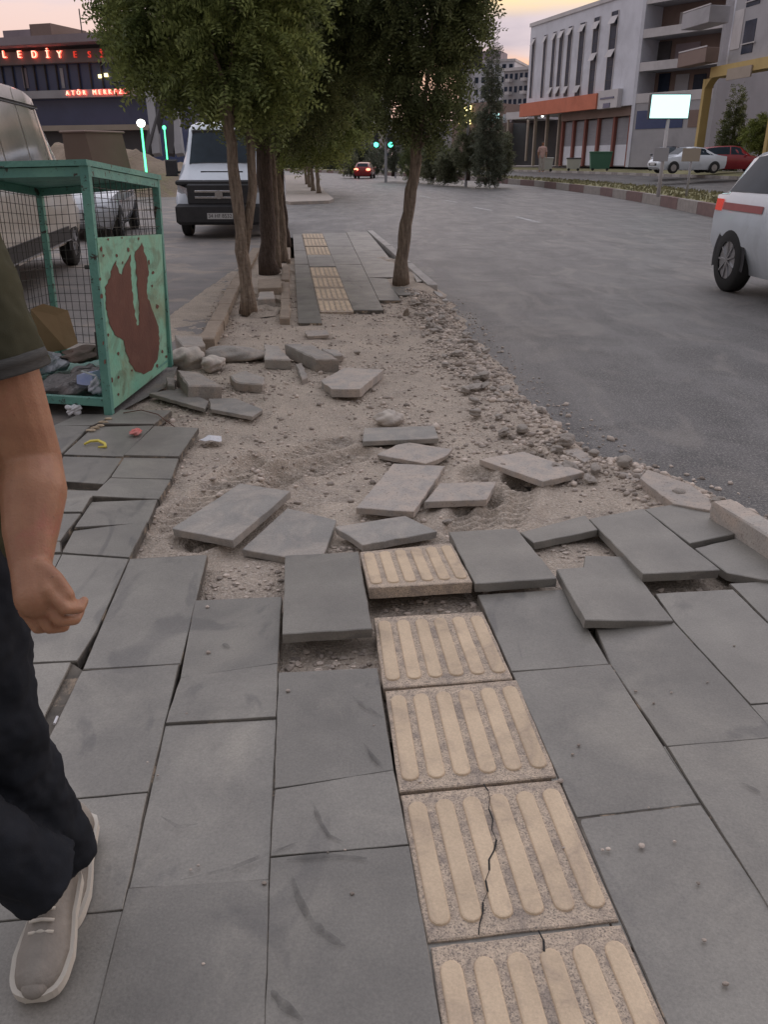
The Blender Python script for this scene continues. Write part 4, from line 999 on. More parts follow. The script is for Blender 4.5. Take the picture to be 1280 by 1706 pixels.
far_tree(722,298,MZ,42,70,'taller shrub directly right of the leaning trunk', 35, 'leafgrey', 'bush', 'shrub', 'shrub', n=900, group=GM)
far_tree(655,294,MZ,52,85,'dark tree behind the traffic lights', 36, 'leafhaze', n=800, group=GM, trunk=.15)
far_tree(628,292,MZ,44,40,'dark green shrub behind the red tail lights', 37, 'leafhaze', 'bush', 'shrub', 'shrub', n=600, group=GM, Yd=96)
far_tree(690,296,MZ,50,66,'dark shrub hidden behind the leaning trunk', 38, 'leafdark', 'bush', 'shrub', 'shrub', n=800, group=GM)
far_tree(585,290,MZ,36,30,'low shrub at the left end of the median', 39, 'leafgrey', 'bush', 'shrub', 'shrub', n=400, group=GM)
GL = 'greenery where the street ends'
for i, (px, w, h, lab) in enumerate(((560,60,52,'dark tree mass at the far end of the street, left of the lights'), (600,60,48,'tree at the far end behind the traffic mast'), (500,70,40,'tree at the far end seen beneath the row crowns'), (470,60,46,'tree at the far end behind the planter trunks'), (690,60,50,'tree at the far end behind the leaning tree'))):
    far_tree(px,290,0,w,h,lab,50+i,'leafhaze', n=500, group=GL, trunk=.05, leaf=(.5,.25), Yd=150+i*6, name='background_tree')
far_tree(1262,250,1.0,70,80,'bright green rounded tree before the yellow arcade',61,'leafolive','round','street_tree', n=1300, group='trees before the yellow arcade', Yd=58, trunk=.4)
far_tree(1212,262,1.0,58,115,'dark green tree inside the shade of the yellow arcade',62,'leafdark','cone','street_tree', n=1500, group='trees before the yellow arcade', Yd=66)

# ================================================================ VEHICLES
M['tyre'] = mat('tyre_rubber', (0.022,0.022,0.022), (0.03,0.03,0.03), 9, 0.85)
M['rim'] = mat('alloy_rim', (0.45,0.45,0.46), rough=.35, metal=.8)
M['glass'] = mat('dark_glass', (0.03,0.045,0.06), (0.02,0.03,0.04), 3, 0.3, spec=0.12)
M['trim'] = mat('black_trim', (0.025,0.026,0.03), (0.04,0.04,0.045), 6, 0.5)
M['chrome'] = mat('chrome_trim', (0.6,0.6,0.62), rough=.2, metal=.95)
M['lamp'] = mat('headlight_glass', (0.38,0.40,0.44), (0.22,0.24,0.27), 20, 0.12, spec=.8)
M['redlamp'] = mat('red_lamp', (0.45,0.03,0.03), rough=.2, emit=(1,.12,.08), estr=.25)
M['plate'] = mat('number_plate', (0.62,0.62,0.62), rough=.5)
M['ink'] = mat('black_ink', (0.03,0.03,0.03), rough=.6)
def paint(name, c, rough=.25, coat=.6): return mat(name, c, tuple(x*.93 for x in c), 1.2, rough, coat=coat, stain=tuple(x*.8 for x in c), stscale=2)
M['p_white'] = paint('white_paint', (0.62,0.68,0.76)); M['p_silver'] = paint('silver_paint', (0.50,0.53,0.57)); M['p_red'] = paint('red_paint', (0.30,0.02,0.025))
M['p_dark'] = paint('dark_paint', (0.045,0.05,0.065)); M['p_cream'] = paint('cream_paint', (0.78,0.74,0.67), .3); M['paleglass'] = mat('glass_painted_reflection', (0.42,0.41,0.39), (0.25,0.25,0.25), 1.1, .10, spec=1.0); M['p_bluewhite'] = paint('blue_white_paint', (0.72,0.78,0.84))  # minibus glass: the pale sky reflection is painted into its base colour
def txt(s, size, mat_, name, parent=None, M4=None, depth=.004, align='CENTER', label=None, cat=None):
    cu = bpy.data.curves.new(name, 'FONT'); cu.body = s; cu.size = size; cu.align_x = align; cu.align_y = 'CENTER'; cu.extrude = depth
    o = bpy.data.objects.new(name, cu); COL.objects.link(o); bpy.context.view_layer.update()
    me = bpy.data.meshes.new_from_object(o.evaluated_get(bpy.context.evaluated_depsgraph_get()), depsgraph=bpy.context.evaluated_depsgraph_get())
    bpy.data.objects.remove(o); bpy.data.curves.remove(cu)
    if M4 is not None: me.transform(M4)
    me.materials.clear(); me.materials.append(mat_)
    ob = bpy.data.objects.new(name, me); COL.objects.link(ob); ob.parent = parent
    return tag(ob, label, cat)
def ringpts(st):
    x, zb, zs, zbelt, zt, wb, ws, wbelt, wt = st
    h = [(wb,zb),(ws,zs),(ws*1.01,(zs+zbelt)/2),(wbelt,zbelt),(wt,zt-.07 if zt-zbelt > .12 else zbelt+(zt-zbelt)*.5),(wt*.82,zt-.012),(wt*.4,zt)]
    return [(x,-y,z) for y, z in h]+[(x,y,z) for y, z in reversed(h)]
def surf(sts, x, k):
    for a, b in zip(sts[:-1], sts[1:]):
        if a[0] <= x <= b[0]:
            t = (x-a[0])/(b[0]-a[0]); p, q = ringpts(a), ringpts(b)
            i = int(math.floor(k)); f = k-i; j = min(i+1, 13)
            P = Vector(p[i]).lerp(Vector(p[j]), f); Q_ = Vector(q[i]).lerp(Vector(q[j]), f); return P.lerp(Q_, t)
    return Vector(ringpts(sts[-1])[0])
def body(sts, name, m, root):
    mb = MB(); vs = []; 
    # refine the stations with a gentle curve
    S = []
    for a, b in zip(sts[:-1], sts[1:]):
        k = max(1, int((b[0]-a[0])/.25))
        for i in range(k): S.append(tuple(u+(v-u)*i/k for u, v in zip(a,b)))
    S.append(sts[-1])
    for s in S: vs += ringpts(s)
    fs = []
    for i in range(len(S)-1):
        for k in range(14): fs.append((i*14+k, i*14+(k+1)%14, (i+1)*14+(k+1)%14, (i+1)*14+k))
    fs.append(tuple(range(13,-1,-1))); fs.append(tuple((len(S)-1)*14+k for k in range(14)))
    mb.add(vs, [f[::-1] for f in fs]); o = mb.build(name, m, root, local=True, smooth=True)
    try:
        for p in o.data.polygons:
            pass
        o.data.set_sharp_from_angle(angle=R(38))
    except Exception: pass
    return o
def sidepane(root, sts, x0, x1, k0, k1, sgn, m, name='side_window', inset=(0,0), x0t=None, x1t=None, o_=.007, nx=8):
    "pane on the flank; ring indices k0 (low) to k1 (high) of the side"
    mb = MB(); vs = []
    for i in range(nx+1):
        for j in range(3):
            t = j/2; xa = x0+((x0t if x0t is not None else x0)-x0)*t; xb = x1+((x1t if x1t is not None else x1)-x1)*t
            k = k0+(k1-k0)*t; p = surf(sts, xa+(xb-xa)*i/nx, k); vs.append((p.x, (p.y-o_) * (1 if sgn < 0 else -1), p.z))
    fs = [(i*3+j, i*3+j+1, (i+1)*3+j+1, (i+1)*3+j) for i in range(nx) for j in range(2)]
    mb.add(vs, fs); return mb.build(name, m, root, local=True, smooth=True)
def toppane(root, sts, xa, xb, m, name='windscreen', w=5.0, off=(0.0,0.012), nx=4):
    mb = MB(); vs = []
    ks = [w+(13-2*w)*j/8 for j in range(9)]
    for i in range(nx+1):
        for k in ks:
            p = surf(sts, xa+(xb-xa)*i/nx, k); vs.append((p.x+off[0], p.y, p.z+off[1]))
    fs = [(i*9+j, i*9+j+1, (i+1)*9+j+1, (i+1)*9+j) for i in range(nx) for j in range(8)]
    mb.add(vs, fs); return mb.build(name, m, root, local=True, smooth=True)
def wheel(root, x, y, r, w=.2):
    s = 1 if y > 0 else -1; mb = MB(); n = 28; prof = [(.60,.0),(.92,.0),(1.0,.12),(1.0,.88),(.92,1.0),(.6,1.0)]; vs = []; fs = []
    for k in range(n):
        a = 2*math.pi*k/n
        for pr, t in prof: vs.append((x+r*pr*math.cos(a), y-s*w*(1-t)+s*.0, r+r*pr*math.sin(a)))
    K = len(prof)
    for k in range(n):
        for j in range(K-1): fs.append((k*K+j, k*K+j+1, ((k+1)%n)*K+j+1, ((k+1)%n)*K+j))
    mb.add(vs, fs); wo = mb.build('wheel', M['tyre'], root, local=True, smooth=True)
    mb = MB(); mb.cyl((x,y-s*.05,r),(x,y-s*.012,r), r*.60, 20)
    for k in range(9):
        a = 2*math.pi*k/9+.3; mb.bar((x,y-s*.004,r),(x+r*.57*math.cos(a),y-s*.010,r+r*.57*math.sin(a)), r*.075, .02)
    mb.build('rim', M['rim'], wo, local=True)
    mb = MB(); mb.cyl((x,y-s*.09,r*1.05),(x,y-s*.012+s*.018,r*1.05), r*1.16, 24)
    return wo
def arch(root, x, y, r, sts):
    s = 1 if y > 0 else -1; mb = MB(); n = 20; ri, ro = r*.5, r*1.17; vs = []
    for k in range(n+1):
        a = -.25+(math.pi+.5)*k/n
        for q in (ri, ro): 
            zz = r+q*math.sin(a); vs.append((x+q*math.cos(a), y+s*.004, max(zz,.16)))
    mb.add(vs, [(2*k,2*k+1,2*k+3,2*k+2) for k in range(n)]); mb.build('wheel_arch', M['trim'], root, local=True)

SED = [(-2.22,.42,.55,.80,.84,.60,.68,.66,.55),(-2.15,.28,.5,.92,.96,.70,.80,.78,.66),(-1.65,.2,.5,.97,1.02,.74,.86,.83,.68),(-1.45,.2,.5,.97,1.08,.74,.87,.84,.66),(-.75,.2,.5,.96,1.40,.74,.88,.85,.58),(-.1,.2,.5,.95,1.46,.74,.88,.85,.60),(.35,.2,.5,.94,1.42,.74,.88,.85,.59),
       (1.05,.2,.5,.92,.99,.74,.88,.84,.70),(1.75,.2,.5,.84,.88,.72,.86,.80,.66),(2.08,.25,.48,.70,.75,.66,.78,.72,.60),(2.2,.35,.46,.58,.62,.52,.62,.58,.45)]
HAT = [(-2.05,.42,.55,.86,.92,.60,.70,.70,.62),(-1.98,.28,.5,.98,1.05,.70,.82,.80,.66),(-1.62,.2,.5,.98,1.42,.74,.88,.84,.60),(-.9,.2,.5,.97,1.50,.74,.89,.85,.62),(0,.2,.5,.96,1.52,.74,.89,.86,.62),(.4,.2,.5,.95,1.47,.74,.89,.86,.60)]+SED[7:]
VAN = [(-2.75,.4,.6,1.25,2.28,.86,.95,.95,.80),(-2.65,.35,.6,1.25,2.34,.90,.98,.97,.82),(0.6,.35,.6,1.25,2.36,.90,.98,.97,.82),(1.15,.35,.6,1.25,2.30,.90,.98,.97,.80),(1.35,.35,.6,1.25,2.16,.90,.98,.97,.78),(2.0,.35,.6,1.22,1.46,.90,.98,.95,.80),(2.1,.35,.6,1.16,1.34,.90,.98,.94,.80),(2.55,.35,.58,.98,1.12,.88,.95,.90,.74),(2.7,.35,.5,.80,.98,.84,.90,.86,.70),(2.76,.38,.5,.70,.80,.78,.84,.80,.66)]
def car(name, loc, heading, pm, label, sts=SED, wr=.31, group=None, cat='car', wheels=(-1.35,1.32), hw=.875, detail=True, plate=None):
    root = empty(name, loc, heading, label, cat, group)
    body(sts, 'body', pm, root)
    for sg in (-1, 1):
        x_ = wheels[0]
        for x_ in wheels:
            arch(root, x_, sg*(hw+.004), wr, sts); wheel(root, x_, sg*(hw+.022), wr)
    rf = [s for s in sts]
    if sts is SED: a0, a1, b0, b1 = -1.25, 0.80, -.72, .32; wx = (.40,.98); rx = (-1.38,-.80)
    elif sts is HAT: a0, a1, b0, b1 = -1.7, .80, -1.5, .35; wx = (.45,.98); rx = (-1.93,-1.66)
    if sts in (SED, HAT):
        for sg in (-1, 1):
            sidepane(root, sts, a0, -.22, 3.12, 4.0, sg, M['glass'], x0t=b0, x1t=-.22); sidepane(root, sts, -.16, a1, 3.12, 4.0, sg, M['glass'], x0t=-.16, x1t=b1)
            mb = MB(); mb.blob((.72,sg*.97,.99),(.07,.10,.065),3,2,.05); mb.build('mirror', pm, root, local=True, smooth=True)
            mb = MB(); p = surf(sts, 2.04, 2.4); mb.blob((2.03, sg*.60, .645), (.12,.15,.07), 4, 2, .04); mb.build('headlight', M['lamp'], root, local=True, smooth=True)
            mb = MB(); mb.blob((sts[1][0]+.03, sg*.64, .80), (.08,.15,.07), 4, 2, .04); mb.build('tail_light', M['redlamp'], root, local=True, smooth=True)
        toppane(root, sts, wx[0], wx[1], M['glass'], 'windscreen'); toppane(root, sts, rx[0], rx[1], M['glass'], 'rear_window')
        mb = MB(); mb.bbox((2.12,-.42,.42),(2.225,.42,.56),.02); mb.build('grille', M['trim'], root, local=True)
        mb = MB(); mb.box((2.22,-.26,.44),(2.236,.26,.55)); mb.build('number_plate', M['plate'], root, local=True)
    return root
def head(dx, dy): return math.atan2(dy, dx)
# white van facing the viewer
vx = XA(358,18.2,1); 
van = car('delivery_van', (vx-.02, 18.2+2.75, LZ), head(.035,-1), M['p_white'], 'white panel van with black bumper facing the viewer behind the tree trunks', VAN, .34, cat='van', wheels=(-1.9,1.9), hw=.945)
toppane(van, VAN, 1.38, 1.97, M['glass'], 'windscreen', w=4.6, off=(.012,.008))
mb = MB(); mb.bbox((1.19,-.70,2.06),(1.42,.70,2.16),.02); mb.build('windscreen_visor', M['trim'], van, local=True)
for sg in (-1, 1):
    sidepane(van, VAN, .35, 1.75, 3.1, 4.0, sg, M['glass'], x1t=1.2)
    mb = MB(); mb.bbox((1.62,sg*1.04,1.22),(1.74,sg*1.28,1.56),.03); mb.bar((1.68,sg*.94,1.3),(1.68,sg*1.1,1.3),.05); mo = mb.build('mirror', M['trim'], van, local=True)
    mb = MB(); mb.hexa([(2.56,sg*.60,.76),(2.79,sg*.60,.76),(2.62,sg*.89,.78),(2.4,sg*.90,.78),(2.56,sg*.66,1.0),(2.735,sg*.66,1.0),(2.56,sg*.90,1.08),(2.4,sg*.91,1.08)]); mb.build('headlight', M['lamp'], van, local=True)
mb = MB(); mb.bbox((2.55,-.93,.28),(2.84,.93,.70),.06); mb.build('bumper', M['trim'], van, local=True)
mb = MB(); mb.bbox((2.40,-.90,1.06),(2.74,.90,1.16),.03); mb.build('grille_band', M['trim'], van, local=True)
mb = MB(); mb.bbox((2.60,-.66,.68),(2.80,.66,1.09),.03); mb.build('grille', M['trim'], van, local=True)
for z in (.80, .92):
    mb = MB(); mb.bbox((2.80,-.50,z),(2.815,.50,z+.045),.006); mb.build('grille_bar', M['chrome'], van, local=True)
mb = MB(); mb.cyl((2.80,0,.88),(2.83,0,.88),.085,20); mb.build('badge', M['chrome'], van, local=True)
mb = MB(); mb.bar((2.14,-.45,1.315),(2.14,.45,1.315),.05,.03); mb.build('bonnet_vent', M['trim'], van, local=True)
mb = MB(); mb.box((2.84,-.27,.40),(2.852,.27,.52)); pl_ = mb.build('number_plate', M['plate'], van, local=True)
txt('34 HF 8532', .105, M['ink'], 'plate_number', pl_, Matrix.Translation((2.8535,0,.46)) @ Matrix.Rotation(R(90),4,'Z') @ Matrix.Rotation(R(90),4,'X'), .001)
# minibus on the left, seen from its flank
MINI = [(s[0]*1.05, s[1], s[2], s[3]+.05, s[4]+.10, s[5], s[6], s[7], s[8]) for s in VAN]
hd = head(-.16,1); fx, fy = -5.06, 14.2
fwd = Vector((math.cos(hd), math.sin(hd), 0)); rgt = Vector((fwd.y,-fwd.x,0))
mc = Vector((fx,fy,LZ))-fwd*2.7-rgt*.95
mini = car('minibus', mc, hd, M['p_cream'], 'cream minibus parked at the left edge behind the green cage', MINI, .35, cat='minibus', wheels=(-1.95,1.95), hw=.95)
for xa, xb in ((-2.5,-1.3),(-1.24,-.05),(.01,1.05)):
    for sg in (-1, 1): sidepane(mini, MINI, xa, xb, 3.06, 4.02, sg, M['paleglass'])
for sg in (-1, 1): sidepane(mini, MINI, 1.1, 1.9, 3.06, 3.95, sg, M['paleglass'], x1t=1.36)
toppane(mini, MINI, 1.45, 2.07, M['glass'], 'windscreen', w=4.6, off=(.012,.008))
for sg in (-1, 1):
    mb = MB(); mb.bbox((-2.6,sg*.962,.42),(1.5,sg*1.0,.62),.012); mb.build('sill_strip', M['trim'], mini, local=True)
    mb = MB(); mb.bbox((-2.6,sg*.83,2.20),(1.2,sg*.86,2.235),.01); mb.build('roof_gutter', M['trim'], mini, local=True)
car('parked_car', (-6.75, 19.6, LZ), head(.16,-1), M['p_silver'], 'silver car parked behind the minibus, seen through the green cage', SED)
GC = 'cars parked across the road'
def cz(px, Y, z): return (XA(px,Y,z), Y, z)
car('parked_car', cz(1142,52.5,.82), head(-1,-.22), M['p_bluewhite'], 'white saloon car parked behind the signposts', SED, group=GC)
car('parked_car', cz(1213,54,.84), head(1,-.15), M['p_red'], 'red car parked next to the white saloon', HAT, group=GC)
car('parked_car', cz(1110,60,.9), head(-.5,-1), M['p_dark'], 'dark car parked behind the white saloon', HAT, group=GC)
car('parked_car', cz(1180,61,.9), head(-1,.1), M['p_dark'], 'dark car between the white saloon and the arcade', SED, group=GC)
car('passing_car', cz(608,88,ZR), head(.1,1), M['p_red'], 'small distant car with glowing red tail lights on the road', HAT)
for s_ in (-1,1):
    mb = MB(); mb.blob((0,0,0),(.1,.22,.12),2,2,.05); o = mb.build('brake_light', mat('brake_glow', (0.6,0.1,0.08), emit=(1,.25,.15), estr=3.0), bpy.data.objects[[x.name for x in COL.objects if x.name.startswith('passing_car')][-1]], local=True, smooth=True); o.location = (-2.06,s_*.6,.85)
# passing white car at the right edge
pw = G(1228,490,ZR); hw_ = -U; side = Vector((hw_.y,-hw_.x,0))  # right-hand side of the car
pc_ = Vector((pw.x,pw.y,ZR))+hw_*1.35+V_*.9
pcar = car('passing_car', pc_-hw_*0.15, head(hw_.x,hw_.y), M['p_bluewhite'], 'white car with a red band beside its rear light driving past at the right edge', HAT, .33); pcar.scale = (1.1,1.08,1.22)
for sg in (-1,1):
    sidepane(pcar, HAT, -1.95, -1.72, 2.35, 2.85, sg, M['redlamp'], 'side_light', o_=.012); sidepane(pcar, HAT, -1.7, -.75, 2.42, 2.72, sg, mat('red_stripe', (0.42,0.12,0.12), rough=.3), 'red_stripe', o_=.009)
# ================================================================ BUILDINGS AND STREET FURNITURE
def bm(n, c, k=.85, **q): M[n] = mat(n, c, tuple(x*k for x in c), q.pop('scale', .5), q.pop('rough', .85), q.pop('bump', .2), q.pop('bscale', 12), stain=tuple(x*.72 for x in c), stscale=.35, stlo=.5, sthi=.75, **q)
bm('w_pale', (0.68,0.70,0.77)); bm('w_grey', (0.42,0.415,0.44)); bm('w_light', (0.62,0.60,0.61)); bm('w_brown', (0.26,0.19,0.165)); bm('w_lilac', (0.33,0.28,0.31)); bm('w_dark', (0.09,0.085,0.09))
bm('w_fascia', (0.22,0.19,0.19)); bm('w_shed', (0.15,0.105,0.08)); bm('w_orange', (0.62,0.20,0.12)); bm('w_redpost', (0.26,0.10,0.08)); bm('w_yellow', (0.55,0.41,0.17)); bm('w_shutter', (0.30,0.30,0.33), stretch=(1,1,9)); bm('w_beige', (0.42,0.36,0.30)); bm('w_blueglass', (0.075,0.10,0.20), rough=.2)
M['winglass'] = mat('window_glass', (0.035,0.05,0.085), (0.02,0.03,0.05), 1.2, 0.3, spec=.12)
def lit(n, c, s): M[n] = mat(n, c, rough=.5, emit=c, estr=s)
lit('e_red', (1.0,.10,.06), 2.4); lit('e_redcore', (1.0,.50,.36), 1.6); lit('e_reddim', (0.75,.05,.03), .55); lit('e_screen', (0.55,0.95,0.92), 1.15); lit('e_white', (1.0,0.98,0.90), 3.0); lit('e_green', (0.10,0.95,0.35), 2.2); lit('e_teal', (0.10,0.95,0.60), 3.0); lit('e_yellow', (1.0,0.85,0.35), 2.4)
class Fac:
    def __init__(s, name, label, cat, A, B, z0=1.0, group=None):
        s.A = Vector((A[0],A[1],0)); s.B = Vector((B[0],B[1],0)); d = s.B-s.A; s.L = d.length; s.u = d.normalized(); s.n = Vector((s.u.y,-s.u.x,0))
        s.root = empty(name, (A[0],A[1],z0), math.atan2(d.y,d.x), label, cat, group); s.z0 = z0
    def at(s, px, py):
        p = onpl(px, py, s.A, s.n); return (p-s.A).dot(s.u), p.z
    def loc(s, x, y, z): return (x, y, z-s.z0)
    def box(s, name, m, x0, x1, y0, y1, z0, z1, par=None, c=0.0):
        mb = MB(); a, b = (min(x0,x1),min(y0,y1),min(z0,z1)-s.z0), (max(x0,x1),max(y0,y1),max(z0,z1)-s.z0)
        (mb.bbox(a, b, c) if c else mb.box(a, b)); return mb.build(name, M[m], par or s.root, local=True)
    def px(s, name, m, x0, y0, x1, y1, d0=-.05, d1=.05, par=None):
        "box spanning these pixels on the facade (d0 < 0 stands out)"
        xm, ym = (x0+x1)/2, (y0+y1)/2
        a, _ = s.at(x0, ym); b, _ = s.at(x1, ym); _, zt = s.at(xm, y0); _, zb = s.at(xm, y1)
        return s.box(name, m, a, b, d0, d1, zb, zt, par)
def PA(px, Y, z=1.0): return (XA(px,Y,z), Y)
# --- white commercial building
W = Fac('commercial_building', 'pale commercial building with tall slit windows above an orange fascia', 'building', PA(871,101), PA(1046,80))
zt = 14.9; z1 = W.at(950,186)[1]; zs0 = W.at(950,163)[1]
W.box('wall', 'w_pale', 0, W.L, 0, 14, z1, zt)
W.box('parapet', 'w_light', -.15, W.L+.05, -.12, 14.1, zt-.1, zt+.25)
x925 = W.at(926,225)[0]; x1050 = W.L
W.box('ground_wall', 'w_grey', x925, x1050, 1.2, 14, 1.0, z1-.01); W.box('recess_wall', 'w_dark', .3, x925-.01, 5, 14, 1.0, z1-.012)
wins = [888,907,922,934,948,968,991,1020]; ww = [4.5,4.5,5,6,6,7.5,8,9]
tops = [64,59,54,50,45,39,30,20]; bots = [163,162,161,160,160,159,157,155]
for i, (wx, wd) in enumerate(zip(wins, ww)):
    c = wx-((tops[i]+bots[i])/2-110)*0; xm = W.at(c, (tops[i]+bots[i])/2)[0]; hw = wd/2/F*90*1.9; zb = W.at(c,bots[i])[1]; ztp = W.at(c,tops[i])[1]
    fr = W.box('window', 'winglass', xm-hw, xm+hw, -.02, .3, zb, ztp)
    W.box('window_frame', 'w_light', xm-hw-.09, xm-hw-.003, -.07, .2, zb, ztp, fr); W.box('window_frame', 'w_light', xm+hw+.003, xm+hw+.09, -.07, .2, zb, ztp, fr)
    for k in range(1,6): W.box('glazing_bar', 'w_dark', xm-hw, xm+hw, -.04, .1, zb+(ztp-zb)*k/6-.03, zb+(ztp-zb)*k/6+.03, fr)
    for f in ((.93,) if i < 2 else (.93,.10) if i < 6 else (.90,.5)):
        z = zb+(ztp-zb)*f; mb = MB(); mb.hexa([W.loc(xm-hw,-.42,z-.36),W.loc(xm+hw,-.42,z-.36),W.loc(xm+hw,-.38,z-.36),W.loc(xm-hw,-.38,z-.36),W.loc(xm-hw,-.06,z+.30),W.loc(xm+hw,-.06,z+.30),W.loc(xm+hw,-.03,z+.30),W.loc(xm-hw,-.03,z+.30)]); mb.build('open_pane', M['w_light'], fr, local=True)
xs = W.at(1003,172)[0]
W.box('orange_fascia', 'w_orange', -.4, xs-.01, -.6, .0-.002, z1-.05, zs0); wsn = W.box('white_sign', 'w_light', xs, W.at(1036,172)[0], -.45, -.002, z1-.1, zs0+.15)
W.px('blue_mark', 'w_blueglass', 1013,172,1024,180,-.5,-.452,wsn); W.px('blue_mark', 'w_blueglass', 1008,162,1031,165,-.5,-.452,wsn)
txt('CADDE PARK', .75, M['w_light'], 'sign_text', W.root, Matrix.Translation(((xs)*.5,-.62,(z1+zs0)/2-1.0)) @ Matrix.Rotation(R(90),4,'X'), .01) if False else None
ps = [926,944,963,984,1010,1036,1047]
for i in range(6):
    a, b = W.at(ps[i]+(0),230)[0], W.at(ps[i+1],230)[0]
    if i < 5:
        W.box('roller_shutter', 'w_shutter', a+.35, b-.03, .9, 1.15, 1.02, z1-.9); W.box('shop_panel', 'w_pale', a+.4, b-.1, .86, .895, 1.1, 2.9)
    W.box('red_post', 'w_redpost', a, a+.32, .6, 1.19, 1.0, z1-.8)
W.box('shutter_lintel', 'w_brown', x925, x1050-.02, .5, 1.19, z1-.79, z1-.015)
for k in range(3): W.box('column', 'w_beige', .6+k*(x925-1.2)/2.2, .85+k*(x925-1.2)/2.2, .8, 1.1, 1.0, z1-.013)
# --- apartment block with loggias
P_ = Fac('apartment_block', 'grey apartment block with deep loggias and solid parapets', 'building', PA(1049,78), PA(1172,72))
P_.box('back_wall', 'w_brown', 0, P_.L, 2.2, 12, 1.0, 21); 
for k, (a, b) in enumerate(((-12,2),(44,59),(100,115),(153,169))):
    za, zb = P_.at(1110,a)[1], P_.at(1110,b)[1]; P_.box('parapet', 'w_light', 0, P_.L, -.1, .12, zb, za); P_.box('floor_slab', 'w_grey', .01, P_.L-.01, .121, 2.19, zb, zb+.2)
for xa, xb in ((-.35,0-.002),(P_.L+.002,P_.L+.3)): P_.box('side_wall', 'w_pale' if xa < 0 else 'w_grey', xa, xb, -.12, 12, 1.0, 21)
zg = P_.at(1110,169)[1]; P_.box('ground_wall', 'w_grey', 0, P_.L, -.06, 2.19, 1.0, zg-.003)
P_.px('shop_window', 'w_blueglass', 1062,183,1140,214,-.10,-.062); P_.px('shop_window', 'w_brown', 1149,183,1168,212,-.10,-.062)
for (x0,y0,x1,y1,m) in ((1107,14,1136,42,'w_light'),(1063,12,1074,43,'w_dark'),(1142,14,1160,42,'w_beige'),(1070,66,1092,99,'w_dark'),(1100,68,1140,99,'w_lilac'),(1072,120,1090,152,'winglass'),(1100,121,1122,152,'w_grey'),(1130,121,1150,152,'winglass')):
    xm = (x0+x1)/2; a, _ = P_.at(x0,(y0+y1)/2); b, _ = P_.at(x1,(y0+y1)/2); P_.box('window', m, a, b, 2.12, 2.198, P_.at(xm,y1)[1]+.0, P_.at(xm,y0)[1]+.0)
# --- building with the yellow arcade
Y_ = Fac('arcade_building', 'grey residential building standing on a yellow arcade', 'building', PA(1172,64), PA(1390,50))
zy = Y_.at(1230,106)[1]; zy2 = Y_.at(1230,124)[1]
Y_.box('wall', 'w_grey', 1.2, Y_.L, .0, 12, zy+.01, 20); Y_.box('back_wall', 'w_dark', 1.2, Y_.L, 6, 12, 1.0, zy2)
Y_.box('yellow_beam', 'w_yellow', 0, Y_.L, -.5, .6, zy2, zy)
for xp in (1172,1290): 
    a = Y_.at(xp,200)[0]; Y_.box('yellow_column', 'w_yellow', a, a+.34, -.4, .2, 1.0, zy2-.003)
mb = MB(); a0 = Y_.at(1176,150)[0]+.0
for k in range(10):
    t0, t1 = k/10, (k+1)/10; f = lambda t: (a0+.34+1.2*t, zy2-1.0*(1-t)**2)
    (xa, za), (xb, zb) = f(t0), f(t1); mb.hexa([Y_.loc(xa,-.38,za),Y_.loc(xb,-.38,zb),Y_.loc(xb,.18,zb),Y_.loc(xa,.18,za),Y_.loc(xa,-.38,zy2-.004),Y_.loc(xb,-.38,zy2-.004),Y_.loc(xb,.18,zy2-.004),Y_.loc(xa,.18,zy2-.004)])
mb.build('arch_haunch', M['w_yellow'], Y_.root, local=True)
Y_.px('sign_board', 'w_beige', 1226,112,1266,131,-.62,-.51)
for (y0,y1,m,x0,x1) in ((18,45,'w_grey',1163,1216),(84,108,'w_brown',1156,1210)):
    a, b = Y_.at(x0,(y0+y1)/2)[0]+.6, Y_.at(x1,(y0+y1)/2)[0]; zt_, zb_ = Y_.at(1190,y0)[1], Y_.at(1190,y1)[1]
    bl = Y_.box('balcony', m, a, b, -1.5, -.003 if y0 < 50 else -.55, zb_, zt_, c=.03); Y_.box('balcony_rail', 'w_light', a, b, -1.52, -1.46, zt_+.02, zt_+.10, bl)
Y_.box('balcony_door', 'w_light', 1.3, 2.4, -.04, -.002, zy+.9, zy+3.2); Y_.box('side_wall', 'w_pale', 1.0, 1.195, 0, 12, zy+.01, 20)
for (x0,y0,x1,y1) in ((1240,34,1258,88),(1248,-30,1270,8)):
    fr = Y_.px('window', 'winglass', x0,y0,x1,y1,-.03,.05); Y_.px('window_rail', 'w_light', x0-2,(y0+y1)/2+10,x1+2,(y0+y1)/2+12,-.12,-.06,fr)
# --- town hall on the left with lit letters
T = Fac('town_hall', 'dark glazed town hall with red lit letters along its fascia', 'building', PA(-160,68,0), PA(250,61,0), 0.0)
g = lambda py, px=120: T.at(px, py)[1]
T.box('glass_wall', 'w_blueglass', 0, T.L, .6, 14, 0.0, g(104))
T.box('fascia', 'w_fascia', -.1, T.L+.3, .0, 14, g(104)+.002, g(82)); T.box('roof', 'w_lilac', -.6, T.L+.6, -1.2, 14.4, g(82)+.25, g(61)); T.box('dark_gap', 'w_dark', 0, T.L, .3, 14, g(82)+.002, g(82)+.248)
T.box('ledge', 'w_grey', 0, T.L, -.2, .598, g(163), g(150)); T.box('ledge', 'w_beige', 0, T.L, -.3, .598, g(218), g(209)); T.box('lower_wall', 'w_dark', 0, T.L, .3, .597, 0, g(218)-.003)
for k in range(24):
    x = T.L*(k+.5)/24; T.box('mullion', 'w_dark', x-.03, x+.03, .45, .597, g(150)+.002, g(104)-.002)
for k, (a, b) in enumerate(((28,36),(92,97))): T.px('blind', 'w_grey' if k % 2 else 'w_lilac', a, 112, b, 146, .55, .596)
